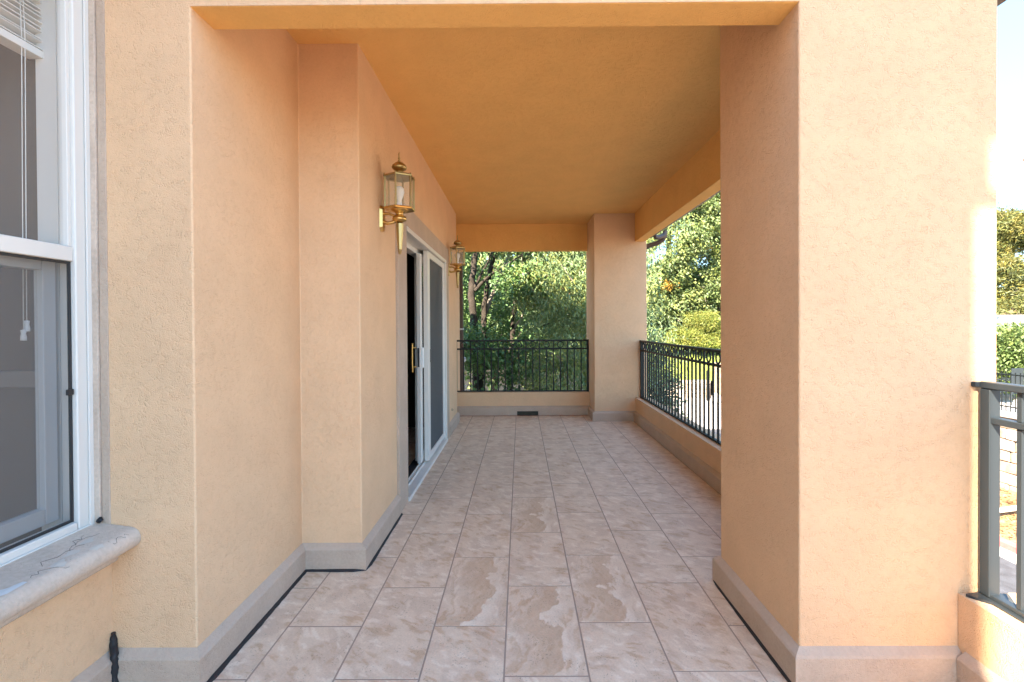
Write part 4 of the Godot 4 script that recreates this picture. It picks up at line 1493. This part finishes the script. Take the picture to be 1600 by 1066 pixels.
	limb(t, "branch", [V(1.45, 1.0, 10.7), V(0.9, 1.35, 9.9), V(0.4, 1.25, 9.2)], 0.03, 0.008, M.bark, 22, 7)
	limb(t, "branch", [V(1.5, 0.2, 10.7), V(1.0, 0.5, 9.8), V(0.55, 0.75, 9.2)], 0.028, 0.008, M.bark_pale, 23, 7)
	blobs = [[V(0.7, 1.9, 9.6), Vector3(0.9, 0.9, 0.8), 380], [V(1.5, 2.4, 10.0), Vector3(1.2, 1.1, 1.0), 560], [V(1.2, 1.0, 9.6), Vector3(1.0, 0.8, 0.8), 300], [V(0.9, 0.2, 9.6), Vector3(0.9, 0.6, 0.8), 170], [V(1.5, -0.3, 10.2), Vector3(1.0, 0.8, 0.8), 180],
		[V(0.6, 3.3, 10.4), Vector3(1.3, 0.9, 1.0), 460], [V(2.2, 3.6, 10.6), Vector3(1.4, 1.2, 1.1), 460], [V(2.4, 1.0, 10.8), Vector3(1.1, 1.2, 1.0), 220]]
	foliage(t, "foliage", narrow, dull, blobs, [Color(1, 1, 1), Color(0.8, 0.92, 0.95), Color(1.3, 1.2, 0.9), Color(1.05, 1.1, 1.15), Color(1.7, 1.4, 0.9)], 52, -0.2)
	twigs(t, blobs, 60, 0.55, M.bark_pale, 13)
	# 3: the big sunlit tree beyond the side railing
	t = thing("tall_tree", "tall pale green sunlit tree beyond the side railing", "tree", V(11.0, -0.6, 36.0))
	limb(t, "trunk", [V(11.0, -0.6, 36.5), V(10.9, 1.5, 36.5), V(11.1, 5.0, 36.5), V(11.0, 9.5, 36.5), V(11.0, 13.5, 36.5)], 0.34, 0.1, M.bark, 31, 10)
	limb(t, "branch", [V(10.3, -0.2, 33.6), V(10.2, 0.9, 32.4), V(10.5, 2.0, 32.0), V(10.8, 3.1, 31.8)], 0.075, 0.04, M.bark_pale, 32, 7)
	blobs = []
	var r := RandomNumberGenerator.new(); r.seed = 33
	for k in 78:
		var h := r.randf_range(0.6, 15.5)
		var wdt := 5.3 * sqrt(clampf(1.0 - pow((h - 6.0) / 10.0, 2.0), 0.05, 1.0))
		var a := r.randf() * TAU
		var rr := wdt * sqrt(r.randf_range(0.12, 1.0))
		blobs.append([V(10.7 + cos(a) * rr, h, 36.0 + sin(a) * rr), Vector3.ONE * r.randf_range(1.0, 1.6), 175])
	for k in 9:
		blobs.append([V(r.randf_range(8.6, 12.4), r.randf_range(1.2, 4.6), r.randf_range(32.2, 33.4)), Vector3.ONE * r.randf_range(0.8, 1.2), 130])
	foliage(t, "foliage", leaf_spray(18, 0.2, 0.13, 0.34, 0.1, 3), light, blobs, [Color(1, 1, 1), Color(0.8, 0.9, 0.85), Color(1.2, 1.15, 1.0), Color(1.0, 1.08, 1.0), Color(1.3, 1.15, 0.8)], 53, -0.16)
	foliage(t, "turning_leaves", tuft, leaf_mat(lin(0.42, 0.25, 0.04), lin(0.2, 0.12, 0.01)), [[V(10.2, 6.4, 31.2), Vector3(0.35, 0.2, 0.2), 7], [V(9.6, 3.7, 31.4), Vector3(0.3, 0.2, 0.2), 6], [V(11.6, 6.1, 31.2), Vector3(0.3, 0.15, 0.2), 5]], [Color(1, 1, 1)], 54, -1.0)
	# 4: half bare tree at its right
	t = thing("bare_branched_tree", "thin tree with bare grey branches right of the tall pale tree", "tree", V(13.4, -0.4, 33.0))
	limb(t, "trunk", [V(13.6, -0.4, 33.4), V(13.5, 1.5, 33.3), V(13.3, 4.5, 33.2), V(13.0, 8.5, 33.1)], 0.17, 0.06, M.bark, 41, 8)
	for k in 10:
		var y := 2.4 + k * 0.42
		limb(t, "branch", [V(13.3, y, 33.2), V(12.6 - r.randf() * 0.5, y + 0.4, 32.2), V(11.9 - r.randf() * 0.5, y + r.randf_range(-0.3, 1.0), 31.4)], 0.04, 0.012, M.bark_pale, 42 + k, 6)
	blobs = [[V(13.7, 3.8, 33.6), Vector3(1.2, 1.4, 0.9), 110], [V(13.9, 7.6, 33.5), Vector3(1.8, 1.4, 1.2), 240], [V(14.6, 1.4, 34.0), Vector3(1.2, 1.2, 0.9), 160]]
	foliage(t, "foliage", tuft, green, blobs, T0, 55, -0.1)
	# 5: yellow green shrub on the bank
	t = thing("golden_shrub", "bright yellow green shrub in the sun below the tall tree", "shrub", V(10.8, -0.5, 31.6))
	limb(t, "stem", [V(10.9, -0.6, 31.8), V(10.9, 0.2, 31.7), V(10.7, 1.2, 31.5)], 0.09, 0.03, M.bark, 61, 7)
	blobs = [[V(11.6, 1.5, 31.2), Vector3(1.05, 0.6, 0.8), 420], [V(10.4, 0.5, 31.0), Vector3(1.15, 0.5, 0.8), 420], [V(12.4, 0.6, 31.6), Vector3(0.9, 0.6, 0.8), 330], [V(9.6, 0.1, 31.0), Vector3(0.9, 0.35, 0.7), 260], [V(11.4, 0.2, 30.9), Vector3(1.4, 0.4, 0.8), 380]]
	foliage(t, "foliage", needle, lime, blobs, [Color(1, 1, 1), Color(0.8, 0.9, 0.8), Color(1.1, 1.05, 1.0), Color(0.55, 0.75, 0.7)], 56, -0.15)
	# 6: variegated shrub close below the side railing
	t = thing("variegated_shrub", "speckled green and cream shrub beyond the far pillar, low by the side railing", "shrub", V(3.9, Y, 14.0))
	limb(t, "stem", [V(3.9, Y, 14.0), V(3.95, -1.2, 14.0), V(3.8, 0.5, 14.0)], 0.07, 0.03, M.bark, 71, 7)
	blobs = [[V(3.7, -0.4, 14.0), Vector3(0.75, 1.0, 0.7), 420], [V(3.5, 0.7, 14.3), Vector3(0.6, 0.5, 0.6), 220], [V(3.9, -1.6, 13.8), Vector3(0.7, 0.9, 0.7), 300]]
	foliage(t, "foliage", broad, varieg, blobs, [Color(1, 1, 1), Color(0.35, 0.45, 0.4), Color(1.9, 1.8, 1.6), Color(0.6, 0.75, 0.6)], 57, -0.1)
	# 7: hedge and spruce seen past the near pillar
	t = thing("green_hedge", "fresh green hedge behind the iron fence at the right edge", "hedge", V(13.6, -0.8, 13.4))
	blobs = [[V(13.2, 0.2, 13.2), Vector3(0.8, 0.75, 0.8), 380], [V(14.2, 0.1, 12.9), Vector3(0.9, 0.75, 0.8), 380], [V(12.9, 0.3, 14.2), Vector3(0.9, 0.8, 0.9), 380], [V(13.6, 0.7, 13.6), Vector3(0.7, 0.45, 0.7), 240], [V(15.2, 0.2, 12.6), Vector3(0.9, 0.8, 0.8), 240]]
	foliage(t, "foliage", leaf_spray(18, 0.10, 0.06, 0.14, 0.0, 6), light, blobs, [Color(0.9, 1, 0.8), Color(0.7, 0.85, 0.6), Color(1.2, 1.2, 0.9)], 58, -0.3)
	t = thing("reddish_shrub", "low reddish brown shrub between the hedge and the pergola", "shrub", V(15.6, -0.8, 16.4))
	blobs = [[V(15.3, 0.7, 15.6), Vector3(0.9, 0.5, 0.7), 260], [V(16.4, 0.6, 15.8), Vector3(0.9, 0.5, 0.7), 240]]
	foliage(t, "foliage", tuft, leaf_mat(lin(0.22, 0.10, 0.05), lin(0.08, 0.03, 0.01)), blobs, [Color(1, 1, 1), Color(0.7, 1.1, 0.8), Color(1.3, 1.1, 0.9)], 59, -0.2)
	t = thing("olive_conifer", "olive green conifer behind the white pergola at the right edge", "tree", V(20.5, Y, 20.5))
	limb(t, "trunk", [V(20.5, Y, 20.5), V(20.5, 2.0, 20.5), V(20.5, 6.0, 20.5)], 0.22, 0.05, M.bark, 81, 8)
	blobs = []
	for k in 54:
		var h := r.randf_range(-0.4, 5.6)
		var wdt := 2.7 * (1.0 - pow(maxf(h, 0.0) / 7.0, 2.2))
		var a := r.randf() * TAU
		var rr := wdt * sqrt(r.randf_range(0.25, 1.0))
		blobs.append([V(20.3 + cos(a) * rr, h, 20.3 + sin(a) * rr), Vector3(0.85, 0.6, 0.85), 190])
	foliage(t, "foliage", needle, olive, blobs, [Color(1, 1, 1), Color(0.75, 0.85, 0.8), Color(1.25, 1.15, 0.9), Color(1.4, 1.1, 0.7)], 60, -0.3)
	# trees that close the view farther off
	var far := leaf_spray(14, 0.3, 0.22, 0.5, 0.1, 7)
	var spots := [[-6.0, 22.0, 3.4, "dark tree far left behind the many stemmed tree"], [-1.5, 25.5, 3.4, "middle tree of the row behind the far opening"], [4.0, 30.5, 3.6, "tree of the row behind the feathery tree, beyond the apron"], [15.5, 40.5, 4.5, "tree standing high on the grass bank"], [9.0, 45.0, 5.0, "farthest tree behind the golden shrub"], [25.0, 31.0, 3.6, "tree far behind the olive conifer"], [30.0, 24.0, 3.2, "tree beyond the terrace at the far right"]]
	for q in spots:
		t = thing("distant_tree", q[3], "tree", V(q[0], Y, q[1]), "trees far behind")
		limb(t, "trunk", [V(q[0], Y, q[1]), V(q[0] + 0.2, 0.5, q[1]), V(q[0], 4.5, q[1])], 0.22, 0.07, M.bark, int(q[1]), 8)
		blobs = []
		for k in 22:
			var h := r.randf_range(-0.6, 5.2)
			var wdt: float = q[2] * sqrt(clampf(1.0 - pow((h - 2.0) / 4.4, 2.0), 0.1, 1.0))
			var a := r.randf() * TAU
			var rr := wdt * sqrt(r.randf())
			blobs.append([V(q[0] + cos(a) * rr, h, q[1] + sin(a) * rr), Vector3.ONE * r.randf_range(0.8, 1.2), 45])
		foliage(t, "foliage", far, light, blobs, T0, int(q[1] * 7), -0.15)
